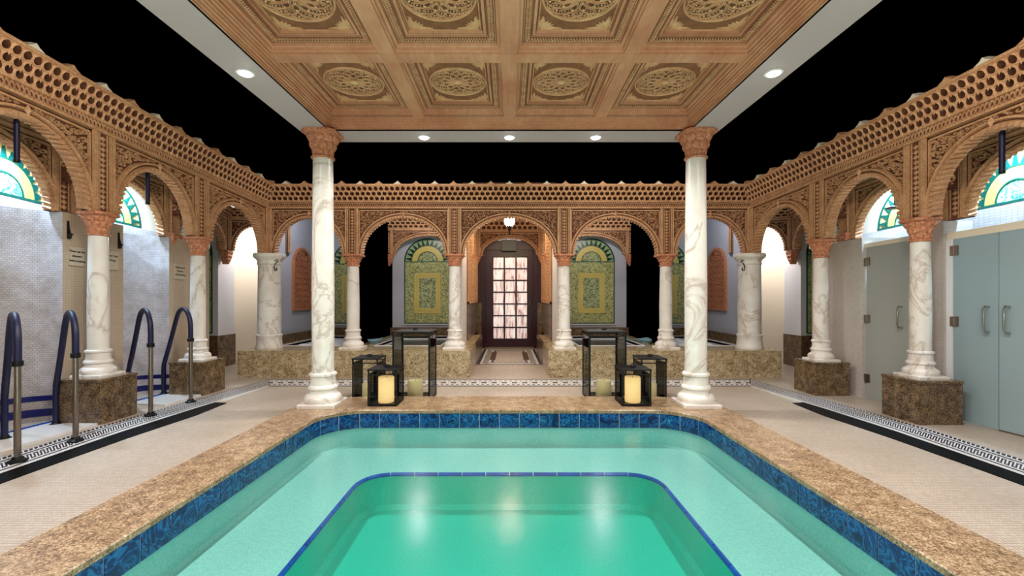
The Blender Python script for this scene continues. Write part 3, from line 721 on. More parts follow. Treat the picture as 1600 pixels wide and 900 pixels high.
# ---- columns and pedestals
names = {-2.69: 'left outer', -.94: 'left inner', .94: 'right inner', 2.69: 'right outer'}
lab = {-2.69: 'slim white marble column on the left platform, beside the black partition', -.94: 'slim white marble column on the left platform edge next to the door passage',
       .94: 'slim white marble column on the right platform edge next to the door passage', 2.69: 'slim white marble column on the right platform, beside the black partition'}
for x in (-2.69, -.94, .94, 2.69): column(x, 7.60, .44, 2.05, .105, lab[x], cap_h=.20)
for s in (-1, 1):
    M = MS(s)
    column(s*4.13, 7.60, .44, 2.06, .185, 'thick white marble column at the back %s corner of the platform' % SIDE[s], big=True)
    for u, d in ((1.5, 'farther'), (2.85, 'nearer'), (4.25, 'near'), (5.65, 'rear')):
        x, y, z0 = M(u, 0, .43); z1 = M(u, 0, 2.05)[2]
        if d in ('farther', 'nearer'):
            l1 = '%s slim veined marble column of the %s arcade, on a granite block' % (d, SIDE[s]); l2 = 'square dark granite block under the %s column of the %s arcade' % (d, SIDE[s])
        else:
            l1 = 'veined marble column of the %s arcade standing %s the viewer' % (SIDE[s], 'beside' if u < 5 else 'behind'); l2 = 'granite block of the %s arcade standing %s the viewer' % (SIDE[s], 'beside' if u < 5 else 'behind')
        pedestal(x, y, z0, .225, l2); column(x, y, z0, z1, .092, l1, cap_h=.25, rp=.16)
    # pavilion columns
    column(s*2.11, 5.0, .10, SZ, .118, 'tall white marble column on the %s corner of the pool coping' % SIDE[s], cap_h=.30, rp=.205)
    column(s*2.11, -1.25, .10, SZ, .118, 'tall white marble column behind the viewer, %s side of the pool' % SIDE[s], cap_h=.30, rp=.205)
    # hook on the thick corner column
    x = s*4.13; t = thing('coat_hook', (x-s*.19, 7.45, 1.7), 'black iron hook on the thick %s corner column' % SIDE[s], 'hook')
    e = -s
    obj('hook_bracket', MB().tube([(x+e*.17, 7.46, 1.93), (x+e*.215, 7.44, 1.95), (x+e*.225, 7.44, 1.92), (x+e*.18, 7.45, 1.88)], .008, 6), 'iron', t)
    obj('hook_arm', MB().tube([(x+e*.18, 7.45, 1.88), (x+e*.17, 7.43, 1.83), (x+e*.19, 7.41, 1.77), (x+e*.22, 7.40, 1.76), (x+e*.235, 7.40, 1.79), (x+e*.22, 7.40, 1.81)], .010, 6), 'iron', t)

# ---- lattice screens in the outer alcove side walls
for s in (-1, 1):
    t = thing('lattice_screen', (s*4.41, 9.38, 1.1), 'arched terracotta lattice window in the grey %s alcove wall' % SIDE[s], 'lattice window')
    Mv = lambda u, v, z, s=s: (s*(4.42+v), u, z)
    c, hw, zb, zs = 9.38, .37, 1.10, 1.95
    out = [(c-hw, zb), (c+hw, zb)]+[(c+hw*cos(pi*i/16), zs+hw*sin(pi*i/16)) for i in range(17)]
    def fr(o0): 
        return [(c-hw-o0, zb-o0), (c+hw+o0, zb-o0)]+[(c+(hw+o0)*cos(pi*i/16), zs+(hw+o0)*sin(pi*i/16)) for i in range(17)]
    a_, b_ = fr(0), fr(.055); mb = MB()
    mb.loft([[(p[0], 0, p[1]) for p in b_], [(p[0], -.045, p[1]) for p in b_], [(p[0], -.045, p[1]) for p in a_], [(p[0], 0, p[1]) for p in a_]], True)
    obj('frame', mb, 'terracotta', t, Mv)
    mb = MB(); mb.add([(p[0], -.004, p[1]) for p in a_], [tuple(range(len(a_)))]); obj('dark_backing', mb, 'recess_stain_shade', t, Mv)
    mb = MB(); dx = .123; 
    for i in range(6):
        for j in range(10):
            x = c-hw+dx*(i+.5); z = zb+dx*(j+.5)
            if z > zs and (x-c)**2+(z-zs)**2 > (hw-.02)**2: continue
            if x > c+hw: continue
            R_ = dx*.56; mb.ribbon([(x+(R_ if k % 2 == 0 else R_*.6)*cos(pi*k/8), z+(R_ if k % 2 == 0 else R_*.6)*sin(pi*k/8)) for k in range(16)], .013, 0, -.028, True)
            mb.ribbon([(x+.02*cos(pi*k/3), z+.02*sin(pi*k/3)) for k in range(6)], .014, 0, -.026, True)
    stuff(obj('star_lattice', mb, 'terracotta', t, Mv))

# ================================================================== POOL
def path(hw, yf, r, ys, n=14):
    """left side (from near to far), corner, far edge, corner, right side; lists of points grouped"""
    P = [(-hw, y) for y in ys]
    P += [(-hw+r-r*cos(pi/2*i/n), yf-r+r*sin(pi/2*i/n)) for i in range(1, n)]
    P += [(-hw+r+(2*hw-2*r)*i/16, yf) for i in range(17)]
    P += [(hw-r+r*sin(pi/2*i/n), yf-r+r*cos(pi/2*i/n)) for i in range(1, n)]
    P += [(hw, y) for y in ys[::-1]]
    return P
NS_ = 12
yi = [-1.1+(4.31+1.1)*i/NS_ for i in range(NS_+1)]; yo = [-1.6+(4.66+1.6)*i/NS_ for i in range(NS_+1)]
IN = path(1.96, 4.76, .45, yi); OUT = path(2.39, 5.41, .75, yo)
pool = thing('swimming_pool', (0, 2, 0), 'rectangular pool with rounded corners, aqua plaster bench and deep green middle', 'pool')
# coping slabs: joints between groups
G = len(IN); brk = [0, 3, 6, 9, 12, 19, 26, 30, 34, 38, 42, 49, 56, 59, 62, 65, G-1]
brk = sorted(set(min(b, G-1) for b in [0, 4, 8, 12, 26, 34, 42, G-13, G-9, G-5, G-1]))
for a, b in zip(brk, brk[1:]):
    mb = MB(); rings = []
    for i in range(a, b+1):
        I = Vector(IN[i]); O = Vector(OUT[i]); d = (O-I).normalized(); j = .0015
        I2 = I-d*.018; e = .007
        rings.append([(I2.x, I2.y, .062), (I2.x-0*d.x, I2.y, .092), (I2.x+d.x*e, I2.y+d.y*e, .10), (O.x-d.x*e, O.y-d.y*e, .10), (O.x, O.y, .092), (O.x, O.y, 0.0), (I.x, I.y, 0.0), (I.x, I.y, .062)])
    mb.loft(rings, True, True, True); obj('coping_slab', mb, 'granite_coping', pool)
# near coping behind the camera
obj('coping_slab', MB().box(-2.39, 2.39, -1.6, -1.1, 0, .10), 'granite_coping', pool)
# basin: wall, bench, deep well
BZ, DZ, WZ = -.295, -.60, -.03
TR = path(1.31, 3.99, .27, [-.6+(3.72+.6)*i/NS_ for i in range(NS_+1)])
mb = MB(); mb.loft([[(p[0], p[1], z) for p in IN] for z in (.07, BZ+.02)], False)
cov = []
mb.loft([[(p[0], p[1], BZ+.02) for p in IN], [(p[0]*(1-.02/1.96), p[1]-.006, BZ) for p in IN], [(p[0], p[1], BZ) for p in TR]], False)
mb.add([(-1.96, -1.1, .07), (1.96, -1.1, .07), (1.96, -1.1, BZ), (-1.96, -1.1, BZ)], [(0, 1, 2, 3)])
mb.add([(-1.96, -1.1, BZ), (1.96, -1.1, BZ), (1.31, -.6, BZ), (-1.31, -.6, BZ)], [(0, 1, 2, 3)])
obj('plaster_bench', mb, 'pool_plaster', pool, None, False, True)
mb = MB(); mb.loft([[(p[0], p[1], BZ) for p in TR], [(p[0], p[1], DZ+.04) for p in TR], [(p[0]*.98, p[1]-.03, DZ) for p in TR]], True, False, True)
obj('deep_well', mb, 'deep_plaster', pool)
# waterline tiles: real tiles along the inner edge
def walk(P, step, start=0):
    L = [0]
    for i in range(1, len(P)): L.append(L[-1]+(Vector(P[i])-Vector(P[i-1])).length)
    tot = L[-1]; n = round(tot/step); st = tot/n; out = []
    def at(d):
        for i in range(1, len(P)):
            if L[i] >= d-1e-9:
                f = (d-L[i-1])/(L[i]-L[i-1]); return Vector(P[i-1]).lerp(Vector(P[i]), f)
        return Vector(P[-1])
    for k in range(n): out.append([at(st*(k+q)) for q in (0, .25, .5, .75, 1)])
    return out
INf = path(1.96, 4.76, .45, yi, 30)
for seg in walk(INf, .215):
    mb = MB(); rings = []; g = .0035
    pts = [seg[0]+(seg[1]-seg[0]).normalized()*g]+seg[1:4]+[seg[4]-(seg[4]-seg[3]).normalized()*g]
    for i, p in enumerate(pts):
        q = pts[min(i+1, 4)]-pts[max(i-1, 0)]; q.normalize(); nrm = Vector((q.y, -q.x))
        a = p+nrm*.010; b = p-nrm*.004
        rings.append([(a.x, a.y, -.095), (a.x, a.y, .058), (b.x, b.y, .060), (b.x, b.y, -.095)])
    mb.loft(rings, True, True, True); obj('waterline_tile', mb, 'swirl_tile', pool)
mb = MB(); mb.loft([[(p[0]+(0), p[1]+.0, z) for p in [(a[0]*(1-.003), a[1]-.005) for a in INf]] for z in (.066, -.10)], False); obj('tile_grout', mb, 'grout', pool)
TRf = path(1.31, 3.99, .27, [-.6+(3.72+.6)*i/NS_ for i in range(NS_+1)], 30)
for seg in walk(TRf, .215):
    g = .004; a = [seg[0]+(seg[1]-seg[0]).normalized()*g]+seg[1:4]+[seg[4]-(seg[4]-seg[3]).normalized()*g]
    obj('edge_tile', MB().tube([(p.x, p.y, BZ+.004) for p in a], .017, 8), 'cobalt', pool, None, True)
# water body
mb = MB(); Pw = [(p[0]*1.004, p[1]+.006) for p in IN]+[(1.965, -1.105), (-1.965, -1.105)]
mb.loft([[(p[0], p[1], z) for p in Pw] for z in (-.70, WZ)], True, True, True)
tag(obj('pool_water', mb, 'water'), 'clear still aqua water filling the pool', 'water')

# ---- mosaic borders (real tesserae)
KEY = ["XXX.", "X.X.", "X.X.", "X.X.", "X.XX"]
def rowpat(r, k):
    if r in (0, 1): return 1 if k % 3 else 0
    if r in (3, 11): return 1
    if 5 <= r <= 9: return 1 if KEY[r-5][k % 4] == 'X' else 0
    return 0
UP = [(7.3, 3.84), (5.9, 3.98), (4.9, 4.11), (4.3, 4.145), (3.5, 4.12), (.5, 4.12)]; LO = [(6.6, 3.54), (5.2, 3.70), (4.3, 3.765), (.5, 3.765)]
def lerp(T, y):
    for (a, p), (b, q) in zip(T, T[1:]):
        if y >= b: return p+(q-p)*(a-y)/(a-b)
    return T[-1][1]
def tess(name, label, F, nu, nv, pat, base_pts):
    t = thing(name, F(.5, .5)+(0,), label, 'mosaic border'); t.location.z = 0
    W, B = MB(), MB()
    for j in range(nv):
        for i in range(nu):
            c = pat(j, i); T = B if c else W; e = .07; g = []
            for (a, b) in ((i+e, j+e), (i+1-e, j+e), (i+1-e, j+1-e), (i+e, j+1-e)): g.append(F(a/nu, b/nv))
            lo = [(p[0], p[1], .001) for p in g]; hi = [(p[0], p[1], .005) for p in g]
            T.loft([lo, hi], True, False, True)
    stuff(obj('white_tesserae', W, 'white_tess', t, None, False, False)); stuff(obj('navy_tesserae', B, 'navy_tess', t, None, False, False))
    g = [F(0, 0), F(1, 0), F(1, 1), F(0, 1)]; mb = MB(); mb.loft([[(p[0], p[1], -.002) for p in g], [(p[0], p[1], .0025) for p in g]], True, True, True)
    obj('grout_bed', mb, 'grout', t); return t
for s in (-1, 1):
    def Fs(a, b, s=s):
        y0 = 6.50+.60*(1-b); y1 = .6; y = y0+(y1-y0)*a
        return (s*(lerp(UP, y)+(lerp(LO, y)-lerp(UP, y))*b), y)
    tess('mosaic_border', 'black and white Greek key mosaic band along the %s arcade' % SIDE[s], Fs, 472, 14, rowpat, None)
    mb = MB(); pts = [(3.50, 5.46), (lerp(LO, 5.5)-.002, 5.5)]+[(lerp(LO, y)-.002, y) for y in (5.2, 4.3, 3, 2, .6)]+[(x, y) for x, y in ((3.56, .6), (3.56, 2), (3.56, 3.3), (3.54, 4.1), (3.47, 4.9))]
    lo = [(s*x, y, -.002) for x, y in pts]; hi = [(s*x, y, .006) for x, y in pts]; mb.loft([lo, hi], True, True, True)
    tag(obj('black_inlay', mb, 'black_tile'), 'black stone strip with blunt tip beside the %s mosaic band' % SIDE[s], 'floor inlay')
def rb(r, k):
    if r in (0, 9): return 1
    if r in (2,): return k % 2
    if r in (4, 5): return 1 if k % 4 in (0, 1) else 0
    if r == 7: return (k+1) % 2
    return 0
def Fb(a, b):
    y = 7.06-.56*b; hw = lerp(LO, 6.5)+(lerp(UP, 7.06)-lerp(LO, 6.5))*(1-b); return (-hw+2*hw*a, y)
tess('mosaic_border', 'blue and white mosaic band crossing the floor before the platforms', Fb, 190, 10, rb, None)
# door mat mosaic
def frame_tess(label, x0, x1, y0, y1, bw):
    t = thing('mosaic_border', ((x0+x1)/2, (y0+y1)/2, 0), label, 'mosaic border'); W, B = MB(), MB(); sz = .052
    nx, ny = int((x1-x0)/sz), int((y1-y0)/sz)
    for j in range(ny):
        for i in range(nx):
            d = min(i, j, nx-1-i, ny-1-j)
            if d > 5: continue
            c = 1 if d in (0, 5) else ((i+j) % 2 if d in (2, 3) else 0)
            T = B if c else W; a, b = x0+i*(x1-x0)/nx, y0+j*(y1-y0)/ny; T.box(a+.003, a+sz-.003, b+.003, b+sz-.003, 0, .004)
    stuff(obj('white_tesserae', W, 'white_tess', t)); stuff(obj('navy_tesserae', B, 'navy_tess', t)); return t
frame_tess('patterned mosaic frame on the floor before the wooden door', -.64, .64, 8.62, 11.25, .2)
for s in (-1, 1):
    x0, x1 = sorted((s*.30, s*.42)); tag(obj('dark_inlay', MB().bbox(x0, x1, 9.3, 10.6, 0, .006, .002), 'brown_mat'), 'dark brown rectangle in the %s half of the door mosaic' % SIDE[s], 'floor inlay')

# ================================================================== SIDE GALLERIES
for s in (-1, 1):
    M = MS(s); S = SIDE[s]; LFT = s < 0
    tw = 'beige_mosaic' if LFT else 'grey_mosaic'
    # high window wall
    mb = MB(); mb.box(.2, 5.7, .83, .93, 2.12, 3.0); mb.box(.87, 5.7, .83, .93, 0, 2.12); struct('wall_windows', mb, 'cream_paint', M)
    mb = MB(); mb.box(.9, 5.7, .80, .83, 1.7, 2.17); struct('trim_window_tiles', mb, 'white_wall_tile', M)
    for i, (u0, u1, d) in enumerate(((.27, 1.10, 'farthest'), (1.47, 2.30, 'middle'), (2.60, 3.43, 'nearest'), (3.9, 4.73, 'hindmost'))):
        c = (u0+u1)/2; t = thing('lunette', M(c, .82, 2.20), '%s half-round green and yellow tile lunette high in the %s gallery' % (d, S), 'tile lunette')
        Mw = lambda u, v, z, M=M: M(u, v+.83, z)
        lunette_parts(t, c, 2.20, (u1-u0)/2, .50, Mw, 0, 'lunette_field', 'green_glaze', 'cream_glaze', 'yellow_glaze')
        obj('bottom_rim', MB().box(u0, u1, -.02, 0, 2.18, 2.203), 'green_glaze', t, Mw)
    # hanging dark tubes in the front arches
    for u, d in ((3.53, 'nearer'), (2.2, 'farther')):
        if not LFT and u < 3: continue
        x, y, z = M(u, .06, 2.66)
        t = thing('hanging_tube', (x, y, z-.4), '%s dark navy tube hanging from the crown of the %s side arch' % (d, S) if LFT else 'dark tube hanging from the crown of the nearest right arch', 'hanging tube')
        obj('tube_body', MB().tube([(x, y, z-.37), (x, y, z+.05)], .022, 12), 'navy_wrap', t, None, True)
        obj('tube_cap', MB().lathe([(.01, z-.385), (.024, z-.38), (.024, z-.36)], x, y, 12), 'iron', t)
    if LFT:
        # piers and curved plunge niches
        for (u0, u1, nm) in ((.87, 1.58, 'farther'), (2.23, 2.90, 'nearer'), (3.85, 4.6, '')):
            mb = MB(); mb.box(u0, u1, .33, .83, 0, 2.05); struct('wall_tiled_pier', mb, tw, M)
        for (u0, u1, nm) in ((1.58, 2.23, 'farther'), (2.90, 3.85, 'nearer')):
            def cur(v, dz0, dz1, n=20, th=.04):
                rings = []
                for i in range(n+1):
                    a = pi*i/n; u = (u0+u1)/2-(u1-u0)/2*cos(a); vv = .33+.40*sin(a)**.8 if 0 < i < n else .33
                    rings.append([(u, vv+v, dz0), (u, vv+v, dz1), (u, vv+v+th, dz1), (u, vv+v+th, dz0)])
                return rings
            t = thing('plunge_niche', M((u0+u1)/2, .5, 0), '%s curved plunge niche of pearly tiles on the left' % nm, 'niche')
            cw = cur(0, 0, 2.05, 40); cwo = obj('curved_wall', MB().loft(cw, True, True, True), 'pearl_mosaic', t, M, True, loc=None)
            arc = [0]
            for i in range(1, len(cw)): arc.append(arc[-1]+sqrt((cw[i][0][0]-cw[i-1][0][0])**2+(cw[i][0][1]-cw[i-1][0][1])**2))
            uvl = cwo.data.uv_layers.new(name='uv')
            for lp in cwo.data.loops: uvl.data[lp.index].uv = (arc[lp.vertex_index//4], cwo.data.vertices[lp.vertex_index].co.z)
            obj('blue_band', MB().loft(cur(-.012, .20, .25, 30, th=.03), True, True, True), 'navy_tile', t, M, True)
            obj('blue_band', MB().loft(cur(-.012, .05, .12, 30, th=.03), True, True, True), 'navy_tile', t, M, True)
            # white basin step and blue edge
            ring = [(u0-.02, .02), (u1+.02, .02), (u1-.02, .22)]+[((u0+u1)/2+(u1-u0)/2*.9*cos(pi*i/10), .24+.12*sin(pi*i/10)) for i in range(11)]+[(u0+.02, .22)]
            ring = [(u0-.05, -.22), (u1+.05, -.22), (u1-.02, .30), (u0+.02, .30)]
            mb = MB(); mb.loft([[(a, b, 0) for a, b in ring], [(a, b, .018) for a, b in ring]], True, True, True); obj('white_step', mb, 'white_tess', t, M)
            mb = MB(); n_ = 26
            for i in range(n_): a = u0+(u1-u0)*i/n_; mb.box(a+.004, a+(u1-u0)/n_-.004, .285, .32, .015, .026)
            stuff(obj('blue_edge_tiles', mb, 'cobalt', t, M))
        # grab rails
        first = None
        rl = ['grab rail nearest the viewer, on the left plunge step', 'second grab rail from the viewer, left of the nearer granite block', 'third grab rail, between the nearer granite block and the farther plunge',
              'farthest navy-wrapped grab rail, in front of the farther left column']
        for k, (xf, yf, xb, yb) in enumerate(((-3.90, 3.5, -4.62, 4.04), (-3.93, 4.0, -4.63, 4.51), (-3.96, 4.875, -4.66, 5.40), (-3.97, 5.50, -4.635, 5.92))):
            F_ = Vector((xf, yf, 0)); D = Vector((xb-xf, yb-yf, 0)); H = 1.17
            t = thing('grab_rail', F_, rl[k], 'grab rail')
            obj('steel_post', MB().tube([F_, F_+Vector((0, 0, .80))], .022, 12), 'steel', t, None, True)
            pts = [F_+Vector((0, 0, .78)), F_+Vector((0, 0, .93)), F_+D*.03+Vector((0, 0, 1.04)), F_+D*.12+Vector((0, 0, 1.13)), F_+D*.24+Vector((0, 0, 1.165)), F_+D*.36+Vector((0, 0, 1.15)), F_+D*.48+Vector((0, 0, 1.07)),
                   F_+D*.66+Vector((0, 0, .83)), F_+D*.82+Vector((0, 0, .62)), F_+D*.94+Vector((0, 0, .48)), F_+D+Vector((0, 0, .36)), F_+D+Vector((0, 0, .02))]
            sm = []
            for i in range(len(pts)-1):
                p0, p1, p2, p3 = pts[max(i-1, 0)], pts[i], pts[i+1], pts[min(i+2, len(pts)-1)]
                for q in range(3):
                    f = q/3; sm.append(.5*((2*p1)+(p2-p0)*f+(2*p0-5*p1+4*p2-p3)*f*f+(3*p1-p0-3*p2+p3)*f**3))
            sm.append(pts[-1]); obj('wrapped_grip', MB().tube(sm, .026, 12), 'navy_wrap', t, None, True)
            for P_ in (F_, F_+D): obj('foot_flange', MB().lathe([(.06, 0.004), (.06, .015), (.035, .03), (.03, .045)], P_.x, P_.y, 16), 'iron', t, None, True)
            for P_, z in ((F_, .79),): obj('grip_collar', MB().lathe([(.03, z-.03), (.036, z-.025), (.036, z+.01), (.03, z+.015)], P_.x, P_.y, 14), 'iron', t, None, True)
        # hooks and signs on the piers
        for u, zz, d in ((2.85, 1.96, 'nearer'), (2.29, 1.95, 'farther')):
            t = thing('coat_hook', M(u, .30, zz-.2), 'black coat hook on the beige pier just %s of the nearer left column' % ('left' if d == 'nearer' else 'right'), 'hook')
            P_ = [M(u, .325, zz), M(u, .32, zz-.06), M(u, .305, zz-.12), M(u, .29, zz-.135), M(u, .28, zz-.12)]
            obj('hook_arm', MB().tube(P_, .009, 8), 'iron', t, None, True)
            mb = MB(); mb.box(u-.009, u+.009, .322, .33, zz-.17, zz+.01); obj('back_plate', mb, 'iron', t, M)
            x, y, z = M(u, .312, zz-.14); mb = MB().lathe([(.004, z-.035), (.016, z-.024), (.019, z), (.012, z+.022), (.005, z+.03)], x, y, 12); obj('hook_ball', mb, 'iron', t, None, True)
        for u, zz, w_, h_, lines, lb in ((2.77, 1.53, .145, .19, ['Please use the', 'showers', 'before bathing'], 'beige sign with three lines of dark writing left of the nearer column'),
                                   (2.38, 1.53, .15, .20, ['Very Cold', 'Plunge', '. .'], 'pale sign with dark writing just right of the nearer column'),
                                   (1.42, 1.50, .16, .21, ['Please use the', 'showers', 'before bathing'], 'beige sign on the farther pier left of the farther column')):
            t = thing('notice_sign', M(u, .33, zz), lb, 'sign')
            obj('plate', MB().box(u-w_/2, u+w_/2, .315, .33, zz, zz+h_), 'sign_plate', t, M)
            mb = MB(); mb.box(u-w_/2-.005, u+w_/2+.005, .322, .33, zz-.005, zz); obj('plate_edge', mb, 'steel', t, M)
            for i, ln in enumerate(lines):
                cd = bpy.data.curves.new('lettering', 'FONT'); cd.body = ln; cd.size = .028 if len(ln) > 10 else .030; cd.align_x = 'CENTER'; cd.extrude = .0006; cd.offset = .0006
                to = bpy.data.objects.new('lettering', cd); COL.objects.link(to); bpy.context.view_layer.update()
                me = bpy.data.meshes.new_from_object(to); bpy.data.objects.remove(to); me.materials.clear(); me.materials.append(M_('sign_ink'))
                me.name = 'lettering'
                zt = zz+h_*.72-i*.048; cx, cy, cz = M(u, .311, zt); wl = wloc(t)
                for v_ in me.vertices: 
                    a, b, c_ = v_.co; q = M(u-a, .312, zt+b/1.03); v_.co = (q[0]-wl.x+c_, q[1]-wl.y, q[2]-wl.z)
                o = bpy.data.objects.new('lettering', me); COL.objects.link(o); o.parent = t
    else:
        # walls with frosted shower doors
        mb = MB(); mb.box(.95, 1.80, .30, .83, 0, 2.03); struct('wall_shower_pier', mb, tw, M)
        mb = MB(); mb.box(2.42, 2.80, .30, .62, 0, 2.04); struct('wall_shower_pier', mb, tw, M)
        mb = MB(); mb.box(4.5, 5.7, .30, .83, 0, 2.04); struct('wall_shower_pier', mb, tw, M)
        mb = MB(); mb.box(1.80, 2.42, .34, .40, 1.90, 1.95); struct('trim_shower_header', mb, 'cream_paint', M)
        mb = MB(); mb.box(2.80, 4.5, .34, .40, 1.84, 1.91); struct('trim_shower_header', mb, 'cream_paint', M)
        def sdoor(u0, u1, ztop_, hinge, handle, mat, lb, bottom=False):
            t = thing('shower_door', M((u0+u1)/2, .34, 0), lb, 'glass door')
            obj('frosted_pane', MB().box(u0+.004, u1-.004, .34, .352, .012, ztop_), mat, t, M)
            if hinge is not None:
                for z in (.25, 1.0, 1.72):
                    e = 1 if hinge == u0 else -1; a, b = sorted((hinge-e*.02, hinge+e*.055)); h = obj('hinge', MB().box(a, b, .325, .36, z-.05, z+.05), 'steel', t, M)
                    obj('hinge_screw', MB().box(hinge+e*.02, hinge+e*.028, .320, .326, z-.035, z+.035), 'chrome', h, M)
            hz = 1.02; pts = [M(handle, .34, hz+.13), M(handle, .295, hz+.13), M(handle, .28, hz+.11), M(handle, .28, hz-.09), M(handle, .295, hz-.11), M(handle, .34, hz-.11)]
            obj('handle', MB().tube(pts, .011, 10), 'chrome', t, None, True)
            if bottom: obj('sweep', MB().box(u0, u1, .335, .358, 0, .014), 'steel', t, M)
        sdoor(1.82, 2.42, 1.90, 1.82, 2.30, 'frost_grey', 'single frosted grey glass shower door between the two right columns')
        sdoor(2.86, 3.27, 1.84, 2.86, 3.19, 'frost', 'pale blue frosted glass door next to the nearer right column')
        sdoor(3.27, 4.10, 1.84, None, 3.36, 'frost', 'pale blue frosted glass door at the right edge of the picture', True)
        mb = MB(); mb.box(2.80, 2.86, .33, .37, 0, 1.84); mb.box(4.1, 4.5, .33, .37, 0, 1.84); struct('trim_door_jamb', mb, 'white_paint', M)
        # stall floor back walls catch light through frosted glass
        # shower head
        x, y, z = M(2.02, .52, 2.36); t = thing('shower_head', (x, y, z), 'round shower head on a thin drop pipe before the middle right lunette', 'shower head')
        obj('pipe', MB().tube([(x, y, z+.02), (x, y, z+.62)], .009, 8), 'steel', t, None, True)
        obj('head', MB().lathe([(.085, z-.012), (.09, z), (.05, z+.018), (.02, z+.03), (.012, z+.05)], x, y, 20), 'iron', t, None, True)

# ================================================================== PAVILION
pav = thing('pavilion_ceiling', (0, 2, SZ), 'carved and coffered wooden ceiling over the pool with a white rim', 'ceiling')
XO, XI, YO, YI, YN, YNI = 2.34, 2.02, 5.29, 4.94, -1.7, -1.2
mb = MB()
for q in ((-XO, -XI, YN, YO), (XI, XO, YN, YO), (-XI, XI, YI, YO), (-XI, XI, YN, YNI)): mb.box(*q, SZ, SZ+.45)
obj('white_soffit', mb, 'soffit_paint', pav)
# stepped crown moulding from the rim in to the coffers
prof = [(0, 0), (0, .016), (.012, .016), (.012, .034), (.020, .034), (.022, .055), (.034, .058), (.034, .075), (.044, .078), (.044, .10), (.058, .104), (.058, .118), (.07, .122), (.07, .16)]
mb = MB(); rings = []
for d, h in prof: rings.append([(-XI+d, YNI+d, SZ+h), (XI-d, YNI+d, SZ+h), (XI-d, YI-d, SZ+h), (-XI+d, YI-d, SZ+h)])
mb.loft(rings, True); obj('crown_moulding', mb, 'wood', pav)
BB = SZ+.13; PZ = SZ+.235; B = .065; ys_ = [4.84, 3.68, 2.46, 1.24, .02, -1.15]
obj('roof_deck', MB().box(-XO, XO, YN, YO, PZ+.05, PZ+.16), 'wood_dark', pav)
for x in (-1.0, 0, 1.0): 
    mb = MB(); mb.box(x-B, x+B, -1.15, 4.9, BB, PZ+.05); obj('long_beam', mb, 'wood', pav)
for y in ys_[1:-1]:
    mb = MB(); mb.box(-1.97, 1.97, y-B, y+B, BB-.004, PZ+.05); obj('cross_beam', mb, 'wood', pav)
